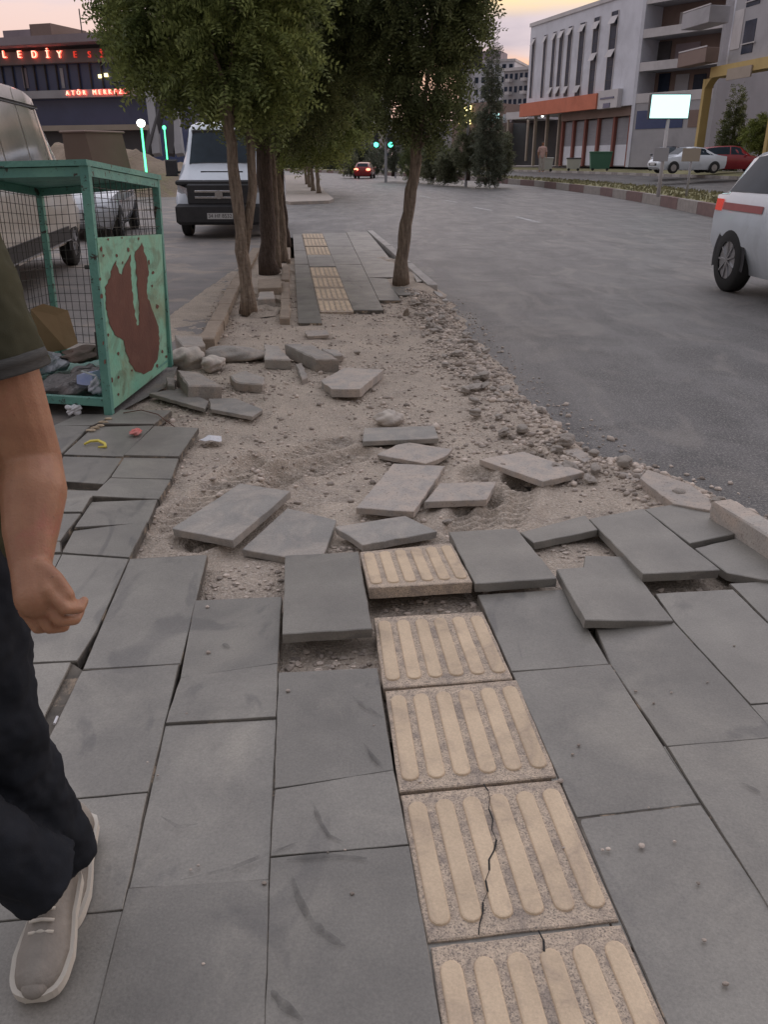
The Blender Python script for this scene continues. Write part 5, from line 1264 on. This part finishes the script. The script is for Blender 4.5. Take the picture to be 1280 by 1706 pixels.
for (x0,y0,x1,y1,m) in ((-30,43,18,60,'w_lilac'),(16,32,52,60,'w_brown'),(52,50,84,60,'w_brown'),(86,54,122,61,'w_grey'),(140,57,182,62,'w_grey')):
    T.px('roof_box', m, x0,y0,x1,y1,2,6)
mb = MB(); a = T.at(84,11); b = T.at(92,52); mb.bar(T.loc(a[0],3,b[1]), T.loc(b[0]-.1,3,a[1]+.3), .06); mb.bar(T.loc(a[0]+3.4,3,b[1]), T.loc(a[0]+3.4,3,b[1]+1.6), .05); mb.bar(T.loc(a[0]+3.0,3,b[1]+1.5), T.loc(a[0]+4.6,3,b[1]+1.5), .05); mb.build('antenna', M['trim'], T.root, local=True)
def letters(F_, chars, y0, y1, m, dep, core=None):
    for ch, x in chars:
        s, zc = F_.at(x, (y0+y1)/2); h = F_.at(x,y0)[1]-F_.at(x,y1)[1]
        mt = m if not isinstance(m, dict) else m.get((ch,x), m['*'])
        mm = Matrix.Translation((s, dep, zc-F_.z0)) @ Matrix.Rotation(R(90),4,'X')
        txt(ch, h*1.38, M[mt], 'letter', F_.root, mm, .05)
        if core and mt == 'e_red': txt(ch, h*1.30, M[core], 'letter_face', F_.root, Matrix.Translation((0,-.09,0)) @ mm, .02)
letters(T, [('B',-62),('E',-37),('L',9),('E',34),('D',59),('İ',81),('Y',101)], 85, 98, 'e_red', -.1, 'e_redcore')
letters(T, [('E',126),('S',150),('İ',170)], 86, 97, 'e_reddim', -.1)
for i, ch in enumerate('ATÖR'): letters(T, [(ch, 118+i*9.3)], 152+(-i*.3), 160-i*.3, 'e_red', -.32, 'e_redcore')
for i, ch in enumerate('MERKEZİ'): letters(T, [(ch, 163+i*8.6)], 150.5-i*.3, 159-i*.3, 'e_red', -.32, 'e_redcore')
e_ = T.px('emblem', 'e_yellow', 157,123,162,129,.4,.5); T.px('emblem_light', 'e_yellow', 167,121,172,127,.4,.5,e_)
for k, (x0, x1) in enumerate(((246,283),(262,246),(283,296),(300,282))):
    a = D(x0,258,56); b = D(x1,120,58); mb = MB(); mb.bar(a, b, .5, .5); mb.build('slanted_pillar', M['w_grey' if k % 2 else 'w_dark'], T.root)
# --- brown shed and earth mound
Sh = Fac('brown_shed', 'weathered brown shed with a sloping side behind the minibus', 'shed', PA(118,40,0), PA(158,39,0), 0.0)
zt_ = Sh.at(165,220)[1]; L2 = Sh.L
mb = MB(); mb.hexa([(0,0,0),(L2+.5,0,0),(L2+.5,2,0),(0,2,0),(0,0,zt_),(L2-.1,0,zt_),(L2-.1,2,zt_),(0,2,zt_)]); mb.build('wall', M['w_shed'], Sh.root, local=True)
mb = MB(); mb.bbox((-.1,-.1,zt_+.003),(L2-.02,2.1,zt_+.10),.04); mb.build('roof', M['w_brown'], Sh.root, local=True)
def mound(cx0, cy0, rx, ry, h, name, m, seed):
    n, k = 40, 14; vs = [(cx0,cy0,h-.45+.45)]; fs = []
    for j in range(1, k+1):
        r = j/k
        for i in range(n):
            a = 2*math.pi*i/n; q = (.5+.5*math.cos(math.pi*min(1,r)))**.8
            x, y = cx0+rx*r*math.cos(a), cy0+ry*r*math.sin(a); nz_ = float(vnoise(np.array([x*.9]),np.array([y*.9]),seed)[0])*.5+float(vnoise(np.array([x*3.]),np.array([y*3.]),seed)[0])*.15
            vs.append((x, y, -.2+(h+.2)*q*(1+nz_*.7)+nz_*.12))
    for i in range(n): fs.append((0,1+i,1+(i+1)%n))
    for j in range(k-1):
        for i in range(n): fs.append((1+j*n+i,1+(j+1)*n+i,1+(j+1)*n+(i+1)%n,1+j*n+(i+1)%n))
    mb = MB(); mb.add(vs, fs); return mb.build(name, M[m], smooth=True, kind='structure')
M['mound'] = mat('mound_earth', (0.33,0.26,0.20), (0.25,0.20,0.155), .8, .95, .9, 7, stain=(0.30,0.27,0.14), stscale=.8, bdist=.08, spec=.1)
q = PA(245,44,0); mound(q[0], q[1], 6.5, 5, 1.75, 'earth_mound', 'mound', 3); q = PA(160,48,0); mound(q[0], q[1], 9, 6, 2.2, 'earth_mound', 'mound', 4)
def poled(name, label, cat, px, ytop, ybot, Y, r, m, group=None, base=None):
    b = D(px, ybot, Y); z0 = b.z if base is None else base; t = D(px-(px-CX)*0, ytop, Y); root = empty(name, (b.x,Y,z0), 0, label, cat, group)
    mb = MB(); mb.tube([(b.x,Y,z0),(b.x,Y,t.z)], [r,r*.8], 10); mb.build('pole', M[m], root); return root, b.x, t.z
lamp, lx, lz = poled('lamp_post', 'lamp post wrapped in green light with a bright white head by the earth mound', 'lamp post', 241, 212, 264, 40, .05, 'e_green', base=.9)
mb = MB(); mb.blob((lx,40,lz+.16),(.19,.19,.17),1,3,.03); mb.build('lamp_head', M['e_white'], lamp, smooth=True)
lamp, lx, lz = poled('lamp_post', 'small green lit post half hidden under the left crown', 'lamp post', 276, 216, 240, 50, .04, 'e_green', base=.6)
mb = MB(); mb.blob((lx,50,lz+.1),(.10,.10,.12),1,2,.03); mb.build('lamp_head', M['e_green'], lamp, smooth=True)
# --- distant blocks
def block_b(name, label, px0, px1, Y0, Y1, ytop, floors, ncol, wm, group=None, z0=1.0, wmat='winglass', roof=False):
    B_ = Fac(name, label, 'building', PA(px0,Y0,z0), PA(px1,Y1,z0), z0, group); zt = B_.at((px0+px1)/2, ytop)[1]
    B_.box('wall', wm, 0, B_.L, 0, 14, z0-1, zt); B_.box('roof_edge', 'w_light', -.2, B_.L+.2, -.3, 14.2, zt+.003, zt+.45)
    fh = (zt-z0)/floors
    for i in range(floors):
        for j in range(ncol):
            x = B_.L*(j+.5)/ncol; w_ = B_.L/ncol*.27; z = z0+fh*(i+.55); B_.box('window', wmat, x-w_, x+w_, -.08, .05, z-fh*.24, z+fh*.24)
            if j % 3 == 1: B_.box('balcony', 'w_light', x-w_*1.6, x+w_*1.6, -1.1, -.09, z-fh*.42, z-fh*.18)
    if roof: B_.box('roof_room', 'w_lilac', B_.L*.3, B_.L*.7, 2, 8, zt+.455, zt+2.2)
    return B_
GB = 'distant blocks at the end of the street'
block_b('apartment_tower', 'pale grey block with a grid of windows just left of the commercial building', 832, 880, 150, 146, 118, 8, 6, 'w_grey', GB, 0)
block_b('apartment_tower', 'whitish block with a stepped roof behind the conical tree', 762, 848, 190, 186, 104, 9, 8, 'w_pale', GB, 0, roof=True)
block_b('apartment_tower', 'small pale block seen in the gap between the two crowns', 606, 652, 210, 210, 134, 10, 3, 'w_light', GB, 0)
block_b('apartment_tower', 'low lilac block behind the traffic lights', 578, 632, 230, 230, 205, 4, 4, 'w_lilac', GB, 0)
block_b('apartment_tower', 'grey block behind the leaning tree crown', 655, 765, 220, 215, 205, 6, 7, 'w_grey', GB, 0)
block_b('apartment_tower', 'dim block at the far left end of the street', 440, 580, 260, 260, 225, 4, 9, 'w_lilac', GB, 0)
# low shops left of the commercial building
S_ = Fac('shop_row', 'low dark shop with a white canopy and a lit screen', 'shop', PA(838,108), PA(926,100))
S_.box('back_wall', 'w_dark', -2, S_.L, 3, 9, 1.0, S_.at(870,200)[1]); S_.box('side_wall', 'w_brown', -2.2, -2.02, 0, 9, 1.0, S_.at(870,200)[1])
S_.px('canopy', 'w_light', 861,187,897,199,-1.6,3.2); S_.px('canopy_wall', 'w_lilac', 845,190,860,204,-.6,3.1); S_.px('lit_screen', 'e_screen', 828,190,844,204,-1.3,-1.1)
for x in (860,893): S_.px('post', 'w_beige', x,200,x+2,268,-1.5,-1.3)
for (x, y) in ((899,191),(905,190),(914,188),(921,190),(928,194)):
    s, z = S_.at(x, y); mb = MB(); mb.blob(S_.loc(s,-2.1,z),(.13,.13,.13),1,2,.02); mb.build('string_bulb', M['e_white'], S_.root, local=True, smooth=True)
N_ = Fac('neon_shop', 'shop front with upright yellow lit strips left of the conical tree', 'shop', PA(752,118), PA(806,114))
N_.box('wall', 'w_brown', 0, N_.L, 0, 8, 1.0, N_.at(780,172)[1])
for (x0,y0,x1,y1) in ((767.5,194,770.5,208),(776,178,780,206),(783.5,176,786,207)): N_.px('neon_strip', 'e_yellow', x0,y0,x1,y1,-.3,-.1)
# --- traffic lights, street lamps, billboard, signs
tl, tx, tz_ = poled('traffic_light', 'grey mast carrying two green traffic lights', 'traffic light', 643, 214, 290, 72, .12, 'w_grey', base=ZR)
for k, x in enumerate((627,651)):
    c = D(x,241,71.8); mb = MB(); mb.bbox((c.x-.22,71.75,c.z-.25),(c.x+.22,72.1,c.z+.95),.04); hd_ = mb.build('signal_head', M['trim'], tl)
    mb = MB(); mb.cyl((c.x,71.7,c.z),(c.x,71.745,c.z),.19,16); mb.build('green_lens', M['e_teal'], hd_)
mb = MB(); c = D(627,236,72); mb.bar((c.x,72.2,c.z+.4),(tx,72.2,c.z+.4),.09); mb.build('arm', M['w_grey'], tl)
lp, lx, lz = poled('street_lamp', 'lit white street lamp above the traffic mast', 'street lamp', 659, 209, 290, 90, .10, 'w_grey', base=ZR)
mb = MB(); mb.blob((lx-.1,89.8,lz+.1),(.38,.3,.2),1,2,.03); mb.build('lamp_head', M['e_white'], lp, smooth=True)
lp, lx, lz = poled('street_lamp', 'tall unlit lamp column with a dark box at its top beside the leaning crown', 'street lamp', 777, 92, 296, 60, .10, 'w_grey', base=ZR)
mb = MB(); mb.bbox((lx+.1,59.8,lz-.8),(lx+.75,60.1,lz+.5),.04); mb.build('lamp_box', M['trim'], lp); mb = MB(); mb.blob((lx,59.8,lz+.1),(.2,.2,.3),1,2,.03); mb.build('lamp_head', M['w_light'], lp, smooth=True)
lp, lx, lz = poled('street_lamp', 'short grey post behind the shrubs right of the leaning trunk', 'street lamp', 742, 216, 300, 66, .09, 'w_light', base=ZR)
mb = MB(); mb.bar((lx,66,lz),(lx+.4,66,lz+.05),.09); mb.build('arm', M['w_grey'], lp)
b = G(1097,328,MZ); bx, by = b.x, b.y
bb = empty('billboard', b, 0, 'lit pale turquoise screen on a slim pole at the median', 'billboard')
zt0, zt1 = D(1116,197,by).z, D(1116,158,by).z; xa, xb = D(1084,178,by).x, D(1148,178,by).x; xm = (xa+xb)/2-.05
mb = MB(); mb.tube([(bx,by,MZ),(bx+.02,by,zt0+.1)], [.075,.06], 12); mb.build('pole', M['w_light'], bb, smooth=True)
mb = MB(); mb.bbox((xa-.03,by-.08,zt0-.03),(xb+.03,by+.14,zt1+.03),.02); mb.build('casing', M['trim'], bb)
mb = MB(); mb.box((xa,by-.09,zt0),(xb,by-.083,zt1)); mb.build('screen', M['e_screen'], bb)
mb = MB(); c0, c1 = D(1091,246,by-.1), D(1113,269,by-.1); mb.bbox((c0.x,by-.13,c1.z),(c1.x,by-.10,c0.z),.005); mb.build('back_plate', M['w_grey'], bb)
b = G(1144,328,MZ); sg_ = empty('road_sign', b, 0, 'small pale rectangular sign on a thin post right of the billboard', 'sign')
mb = MB(); c0, c1 = D(1138,247,b.y), D(1165,269,b.y); xm = (c0.x+c1.x)/2; mb.tube([(b.x,b.y,MZ),(b.x,b.y,c0.z)], [.045,.04], 10); mb.build('post', M['w_grey'], sg_, smooth=True)
mb = MB(); mb.bbox((c0.x,b.y-.08,c1.z),(c1.x,b.y-.05,c0.z),.008); pln = mb.build('sign_plate', M['w_beige'], sg_)
# bins and boxes on the parking ground
def wbin(px, Y, w_, h, m, label, name='dumpster', cat='dumpster', wheels=True, lid='w_dark', group=None):
    x, y = PA(px, Y, .85); r = empty(name, (x,y,.86), -.15, label, cat, group); mb = MB()
    mb.hexa([(-w_*.42,-.4,.12),(w_*.42,-.4,.12),(w_*.42,.4,.12),(-w_*.42,.4,.12),(-w_*.5,-.5,h),(w_*.5,-.5,h),(w_*.5,.5,h),(-w_*.5,.5,h)]); mb.build('body', M[m], r, local=True)
    mb = MB(); mb.bbox((-w_*.52,-.54,h+.003),(w_*.52,.54,h+.10),.03); mb.build('lid', M[lid], r, local=True)
    for sx in (-1,1):
        mb = MB(); mb.cyl((sx*w_*.33,-.42,.09),(sx*w_*.33,-.34,.09),.09,12); mb.build('wheel', M['tyre'], r, local=True)
    return r
bm('b_green', (0.08,0.20,0.13)); bm('b_pale', (0.55,0.56,0.52)); 
wbin(999,62,1.5,1.15,'b_green','green rubbish container before the shutters',lid='b_green')
wbin(955,61,.95,.75,'b_pale','pale low box with a dark lid left of the green container','storage_box','box')
wbin(911,57,.75,.75,'b_pale','white box beside the person in pink across the road','storage_box','box', lid='b_pale')
# grass tufts on the median, far too many to count
rs = np.random.RandomState(4); n = 5200; V = []
ii = rs.randint(2, len(mpts)-2, n); tt = rs.rand(n); ss = rs.uniform(.35, 3.1, n)
for i, t, s in zip(ii, tt, ss):
    p = mpts[i].lerp(mpts[i+1], t)+offs(i,0)*s; h = rs.uniform(.04,.14); a = rs.rand()*3.14; w_ = rs.uniform(.03,.08)
    V += [(p.x-w_*math.cos(a),p.y-w_*math.sin(a),MZ-.03),(p.x+w_*math.cos(a),p.y+w_*math.sin(a),MZ-.03),(p.x+w_*.3+rs.normal()*.03,p.y,MZ+h),(p.x-w_*.3,p.y,MZ+h*.9)]
me = np_mesh('grass', np.array(V), np.arange(len(V)).reshape(-1,4), M['drygrass']); o = bpy.data.objects.new('grass', me); COL.objects.link(o); tag(o, kind='stuff')
# distant hills
mb = MB(); vs = []; N = 60
for i in range(N+1):
    x = -500+1000*i/N; h = 9+7*math.sin(i*.35)+4*math.sin(i*.9+1); vs += [(x,700,-1),(x,760+20*math.sin(i*.3),h),(x,900,-1)]
mb.add(vs, [(3*i,3*i+3,3*i+4,3*i+1) for i in range(N)]+[(3*i+1,3*i+4,3*i+5,3*i+2) for i in range(N)]); mb.build('hills', M['w_lilac'], smooth=True, kind='structure')
# ================================================================ PEOPLE
def capsule(mb, a, b, ra, rb, n=16):
    a, b = Vector(a), Vector(b); d = (b-a); L = d.length; d = d.normalized() if L > 1e-6 else Vector((0,0,1)); pts = []; rad = []
    for k in range(6):
        t = math.pi/2*k/5; pts.append(a-d*ra*math.cos(t)); rad.append(max(ra*math.sin(t), ra*.02))
    for k in (.25,.5,.75): pts.append(a.lerp(b,k)); rad.append(ra+(rb-ra)*k)
    for k in range(6):
        t = math.pi/2*(1-k/5); pts.append(b+d*rb*math.cos(t)); rad.append(max(rb*math.sin(t), rb*.02))
    mb.tube(pts, rad, n)
def limb(mb, pts, rad):
    for i in range(len(pts)-1): capsule(mb, pts[i], pts[i+1], rad[i], rad[i+1])
def fuse(mb, name, m, vox, parent, smooth=4, fac=.6, disp=None):
    me = bpy.data.meshes.new(name); T = Matrix.Translation(parent.location).inverted()
    me.from_pydata([tuple(T @ Vector(v)) for v in mb.v], [], mb.f); o = bpy.data.objects.new(name, me); COL.objects.link(o)
    r = o.modifiers.new('r','REMESH'); r.mode = 'VOXEL'; r.voxel_size = vox; r.use_smooth_shade = True
    s = o.modifiers.new('s','SMOOTH'); s.iterations = smooth; s.factor = fac
    if disp:
        tx_ = bpy.data.textures.new(name,'CLOUDS'); tx_.noise_scale = disp[1]; tx_.noise_depth = 2; dd = o.modifiers.new('d','DISPLACE'); dd.texture = tx_; dd.strength = disp[0]; dd.mid_level = .5
    bpy.context.view_layer.update(); dg = bpy.context.evaluated_depsgraph_get(); nm = bpy.data.meshes.new_from_object(o.evaluated_get(dg), depsgraph=dg)
    bpy.data.objects.remove(o); nm.materials.clear(); nm.materials.append(m)
    nm.polygons.foreach_set('use_smooth', [True]*len(nm.polygons))
    ob = bpy.data.objects.new(name, nm); COL.objects.link(ob); ob.parent = parent; return ob
M['skin'] = mat('skin', (0.40,0.205,0.115), (0.29,0.135,0.075), 14, 0.5, 0.5, 260, speck=(0.20,0.10,0.06), sscale=90, samt=0.07, stain=(0.36,0.13,0.09), stscale=11, bdist=.0015)
M['skin'].node_tree.nodes['Principled BSDF'].inputs['Subsurface Weight'].default_value = .12
M['skin'].node_tree.nodes['Principled BSDF'].inputs['Subsurface Scale'].default_value = .01
M['shirt'] = mat('olive_cloth', (0.085,0.082,0.05), (0.05,0.05,0.035), 5, 0.95, 0.5, 500, stain=(0.12,0.11,0.07), stscale=5, bdist=.001, spec=.1)
M['hem'] = mat('grey_knit_hem', (0.10,0.10,0.095), (0.06,0.06,0.058), 60, 0.95, stretch=(1,1,20), spec=.1)
M['jeans'] = mat('black_denim', (0.016,0.018,0.022), (0.028,0.031,0.038), 6, 0.92, 0.5, 300, bdist=.001, spec=.1)
M['hair'] = mat('dark_hair', (0.02,0.016,0.013), rough=.7)
M['shoe'] = mat('cream_suede', (0.33,0.30,0.26), (0.22,0.20,0.175), 9, 0.85, 0.3, 80)
M['sole'] = mat('white_rubber', (0.66,0.62,0.54), (0.55,0.51,0.44), 9, 0.6)
M['shoed'] = mat('dark_shoe_cloth', (0.05,0.052,0.058), (0.03,0.03,0.034), 9, 0.85)
S = D(-82,415,1.30); E = D(52,770,1.285); Wr = D(50,935,1.15); Kn = D(60,995,1.105)
cx0 = S.x-.20
man = empty('person', (cx0, 1.32, 0), 0, 'person in an olive t-shirt, black trousers and cream shoes walking past at the left edge', 'person')
mb = MB()
# arm nearest the middle of the picture
limb(mb, [S, S.lerp(E,.5)+Vector((.008,0,0)), E], [.060,.058,.050])
limb(mb, [E, E.lerp(Wr,.30)+Vector((.006,-.004,0)), E.lerp(Wr,.7), Wr], [.049,.053,.044,.034])
capsule(mb, Wr, Kn, .032, .034)
# hand: palm slab of capsules, five fingers, thumb on the side towards the thighs
hd_ = (Kn-Wr).normalized(); across = Vector((.75,-.62,.05)).normalized(); across = (across-hd_*across.dot(hd_)).normalized(); back = hd_.cross(across).normalized()
roots = []
for i, o_ in enumerate((-.030,-.010,.010,.029)):
    r_ = Kn+across*o_*1.08+hd_*(.012-.004*abs(i-1)); roots.append(r_); capsule(mb, Wr+across*o_*.55+hd_*.01, r_, .017, .0125)
curl = back if back.y > 0 else -back
for i, (r_, ln) in enumerate(zip(roots, (.033,.041,.045,.040))):
    d1 = (hd_*.85+curl*.55+across*(i-1.5)*.10).normalized(); d2 = (-hd_*.10+curl*1.0).normalized(); d3 = (-hd_*.75+curl*.55).normalized()
    a = r_+d1*ln; b = a+d2*ln*.62; c = b+d3*ln*.45; limb(mb, [r_, a, b, c], [.0105,.0096,.0088,.0076])
th0 = Wr+hd_*.022+across*.022; th1 = th0+(across*.55+hd_*.9+curl*.35).normalized()*.036; th2 = th1+(hd_*1.0+across*.05+curl*.55).normalized()*.030; th3 = th2+(hd_*.7+curl*.6-across*.5).normalized()*.020
limb(mb, [th0,th1,th2,th3], [.0165,.0130,.0115,.0090])
# other arm, swinging back
S2 = Vector((cx0-.20,1.34,1.40)); E2 = Vector((cx0-.27,1.42,1.12)); W2 = Vector((cx0-.25,1.36,.88)); K2 = W2+Vector((0,-.03,-.075))
limb(mb, [S2,E2,W2], [.056,.046,.032]); capsule(mb, W2, K2, .030,.033)
for i in range(4): q = K2+Vector((0,-.025+.017*i,-.01)); limb(mb, [q, q+Vector((.008,0,-.036)), q+Vector((.022,.002,-.055))], [.011,.010,.008])
limb(mb, [W2+Vector((0,-.02,-.03)), W2+Vector((.012,-.05,-.06)), W2+Vector((.015,-.055,-.09))], [.015,.012,.009])
# torso, neck, head
hp = Vector((cx0,1.34,.95)); ch = Vector((cx0,1.33,1.28))
for dx in (-.09,0,.09): capsule(mb, hp+Vector((dx,0,0)), ch+Vector((dx*1.15,0,.03)), .095, .11)
capsule(mb, S, S2, .055, .055); capsule(mb, ch+Vector((0,0,.1)), Vector((cx0,1.30,1.54)), .062, .055)
hc = Vector((cx0,1.275,1.645)); mb.blob(hc, (.076,.095,.112), 1, 3, .01); mb.blob(hc+Vector((0,-.030,-.055)), (.056,.062,.060), 2, 3, .01)
capsule(mb, hc+Vector((0,-.088,.012)), hc+Vector((0,-.112,-.028)), .009, .014)
for s in (-1,1):
    mb.blob(hc+Vector((s*.078,.01,-.01)), (.012,.022,.032), 3, 2, .02); mb.blob(hc+Vector((s*.045,-.066,-.035)), (.026,.024,.022), 3, 2, .02); capsule(mb, hc+Vector((s*.012,-.088,.026)), hc+Vector((s*.05,-.078,.028)), .008, .008)
capsule(mb, hc+Vector((-.018,-.090,-.058)), hc+Vector((.018,-.090,-.058)), .0085, .0085)
# legs
HL = Vector((cx0+.09,1.32,.93)); KL = D(-8,1175,1.25); AL = D(92,1415,1.30); HR = Vector((cx0-.09,1.32,.93)); KR = Vector((cx0+.02,1.08,.52)); AR = D(62,1452,1.16)
limb(mb, [HL,KL,AL], [.075,.05,.036]); limb(mb, [HR,KR,AR], [.075,.05,.036])
fuse(mb, 'body', M['skin'], .0038, man, 3, .5)
mb = MB()
for s in (-1,1):
    mb.blob(hc+Vector((s*.031,-.080,.010)), (.014,.012,.009), 1, 2, 0)
mb.build('eyes', M['paperw'], man, smooth=True)
mb = MB()
for s in (-1,1): mb.blob(hc+Vector((s*.031,-.0905,.010)), (.006,.003,.006), 1, 2, 0)
mb.build('pupils', M['hair'], man)
mb = MB(); mb.blob(hc+Vector((0,.012,.030)), (.084,.098,.098), 7, 3, .05); fuse(mb, 'hair', M['hair'], .006, man, 2, .4, (.008,.01))
# t-shirt: body and both sleeves
mb = MB()
for dx in (-.10,0,.10): capsule(mb, hp+Vector((dx,0,-.06)), ch+Vector((dx*1.15,0,.03)), .115, .125)
capsule(mb, S+Vector((-.02,0,.0)), S2+Vector((.02,0,0)), .072, .072); capsule(mb, ch, ch+Vector((0,-.01,.17)), .10, .075)
arm_d = (E-S).normalized(); hem_c = S.lerp(E,.565)
mb.tube([S-arm_d*.02, S.lerp(E,.2), S.lerp(E,.4), hem_c], [.074,.078,.078,.080], 24)
a2 = S2.lerp(E2,.62); mb.tube([S2, S2.lerp(E2,.3), a2], [.072,.078,.082], 20)
fuse(mb, 'tshirt', M['shirt'], .006, man, 3, .5, (.020,.055))
for hc_, dd, r_ in ((hem_c, arm_d, .0825),(a2, (E2-S2).normalized(), .086)):
    mb = MB(); mb.tube([hc_-dd*.028, hc_-dd*.026, hc_-dd*.014, hc_-dd*.012, hc_-dd*.002, hc_+dd*.002, hc_+dd*.003], [.070,r_,r_+.002,r_-.001,r_+.001,r_,.060], 30); mb.build('sleeve_hem', M['hem'], man, smooth=True)
# trousers, wide at the hem
mb = MB()
for dx in (-.085,0,.085): capsule(mb, hp+Vector((dx,0,-.08)), hp+Vector((dx,0,.07)), .118, .115)
limb(mb, [HL,HL.lerp(KL,.5),KL,KL.lerp(AL,.5),AL], [.105,.094,.072,.068,.070]); mb.tube([KL.lerp(AL,.5), AL+(AL-KL).normalized()*.03], [.068,.078], 20)
limb(mb, [HR,HR.lerp(KR,.5),KR,KR.lerp(AR,.5)], [.105,.095,.078,.076]); mb.tube([KR, KR.lerp(AR,.5), AR+(AR-KR).normalized()*.03], [.070,.070,.076], 20)
fuse(mb, 'trousers', M['jeans'], .007, man, 3, .5, (.030,.07))
def shoe(heel, toe, lift_h, lift_t, upper, lab):
    "heel and toe on the ground plan; lifts raise either end"
    h = Vector((heel.x,heel.y,lift_h)); t = Vector((toe.x,toe.y,lift_t)); d = (t-h); L = d.length; d.normalize(); s = d.cross(Vector((0,0,1))).normalized(); u = s.cross(d)
    prof = [(0,.012,.02),(.02,.030,.062),(.10,.038,.092),(.25,.040,.100),(.40,.041,.082),(.55,.048,.062),(.70,.053,.050),(.85,.048,.044),(.90,.044,.042),(.95,.037,.037),(.985,.025,.030),(1.0,.013,.020)]
    xq = np.linspace(0,1,40)**.9; PR = np.array(prof); prof = [(float(q), float(np.interp(q,PR[:,0],PR[:,1])), float(np.interp(q,PR[:,0],PR[:,2]))) for q in xq]
    mb = MB(); vs = []; fs = []; n = 14
    for q, w_, hh in prof:
        for k in range(n):
            a = 2*math.pi*k/n; y = w_*math.cos(a)*(1-.25*max(0,math.sin(a))); z = .018+(hh)*max(0,math.sin(a))**.8 if math.sin(a) > 0 else .018
            vs.append(h+d*L*q+s*y+u*z)
    for i in range(len(prof)-1):
        for k in range(n): fs.append((i*n+k, i*n+(k+1)%n, (i+1)*n+(k+1)%n, (i+1)*n+k))
    fs += [tuple(range(n)), tuple((len(prof)-1)*n+k for k in range(n))[::-1]]
    mb.add(vs, fs); mb.blob(h+d*L*.945+u*.026, (.026,.026,.022), 2, 2, .0); o = mb.build('shoe', M[upper], man, smooth=True)
    mb = MB(); ol = []
    for q, w_, hh in prof: ol.append((q, w_+.006))
    ring = [h-d*.006+d*(L+.012)*q+s*w_ for q, w_ in ol]+[h-d*.006+d*(L+.012)*q-s*w_ for q, w_ in ol[::-1]]
    mb.prism(ring, u*.024); mb.build('sole', M['sole'], o)
    mb = MB()
    for k in range(4):
        c = h+d*L*(.42+.07*k)+u*(.098-.011*k); mb.tube([c-s*.024, c+u*.006, c+s*.024], [.0035,.004,.0035], 6)
    mb.build('laces', M['sole'], o, smooth=True)
shoe(G(132,1392,.02)+Vector((0,.03,0)), G(92,1560,.0), .035, .0, 'shoe', '')
shoe(G(112,1475,.03), G(62,1672,.0), .06, .012, 'shoe', '')
# small person across the road
def small_person(px, Y, z, label, top, legs, face=-1):
    x = XA(px,Y,z); r = empty('person', (x,Y,z), 0, label, 'person'); mb = MB(); o = Vector((x,Y,z))
    for s in (-1,1):
        limb(mb, [o+Vector((s*.09,0,.88)), o+Vector((s*.10,-.03,.48)), o+Vector((s*.10,0,.07))], [.09,.06,.045]); capsule(mb, o+Vector((s*.10,.03,.045)), o+Vector((s*.11,-.14,.035)), .045,.035)
        limb(mb, [o+Vector((s*.20,0,1.38)), o+Vector((s*.26,-.02,1.10)), o+Vector((s*.24,-.12,.88))], [.05,.042,.03]); capsule(mb, o+Vector((s*.24,-.12,.88)), o+Vector((s*.235,-.14,.80)), .03, .025)
    capsule(mb, o+Vector((0,0,.9)), o+Vector((0,0,1.32)), .14, .15); capsule(mb, o+Vector((-.17,0,1.38)), o+Vector((.17,0,1.38)), .06,.06); capsule(mb, o+Vector((0,0,1.4)), o+Vector((0,-.01,1.55)), .06,.055); mb.blob(o+Vector((0,-.01,1.62)), (.078,.095,.115), 1, 3, .02)
    capsule(mb, o+Vector((0,-.10,1.63)), o+Vector((0,-.12,1.60)), .012, .015)
    fuse(mb, 'body', M['skin'], .014, r, 3)
    mb = MB(); capsule(mb, o+Vector((0,0,.92)), o+Vector((0,0,1.34)), .165, .17); capsule(mb, o+Vector((-.18,0,1.38)), o+Vector((.18,0,1.38)), .08,.08)
    for s in (-1,1): capsule(mb, o+Vector((s*.20,0,1.37)), o+Vector((s*.25,-.01,1.18)), .07,.065)
    fuse(mb, 'shirt', M[top], .016, r, 3)
    mb = MB()
    for s in (-1,1): limb(mb, [o+Vector((s*.08,0,.92)), o+Vector((s*.10,-.03,.48)), o+Vector((s*.10,0,.12))], [.12,.085,.075])
    fuse(mb, 'trousers', M[legs], .016, r, 3)
    mb = MB(); mb.blob(o+Vector((0,.01,1.66)), (.085,.098,.09), 5, 3, .04); mb.build('hair', M['hair'], r, smooth=True)
M['pinktop'] = mat('pale_pink_cloth', (0.62,0.42,0.36), (0.45,0.30,0.27), 12, .9); M['paletrou'] = mat('pale_trousers', (0.45,0.42,0.38), rough=.9)
small_person(902, 55, .86, 'person in a pale pink top standing by the white box across the road', 'pinktop', 'paletrou')
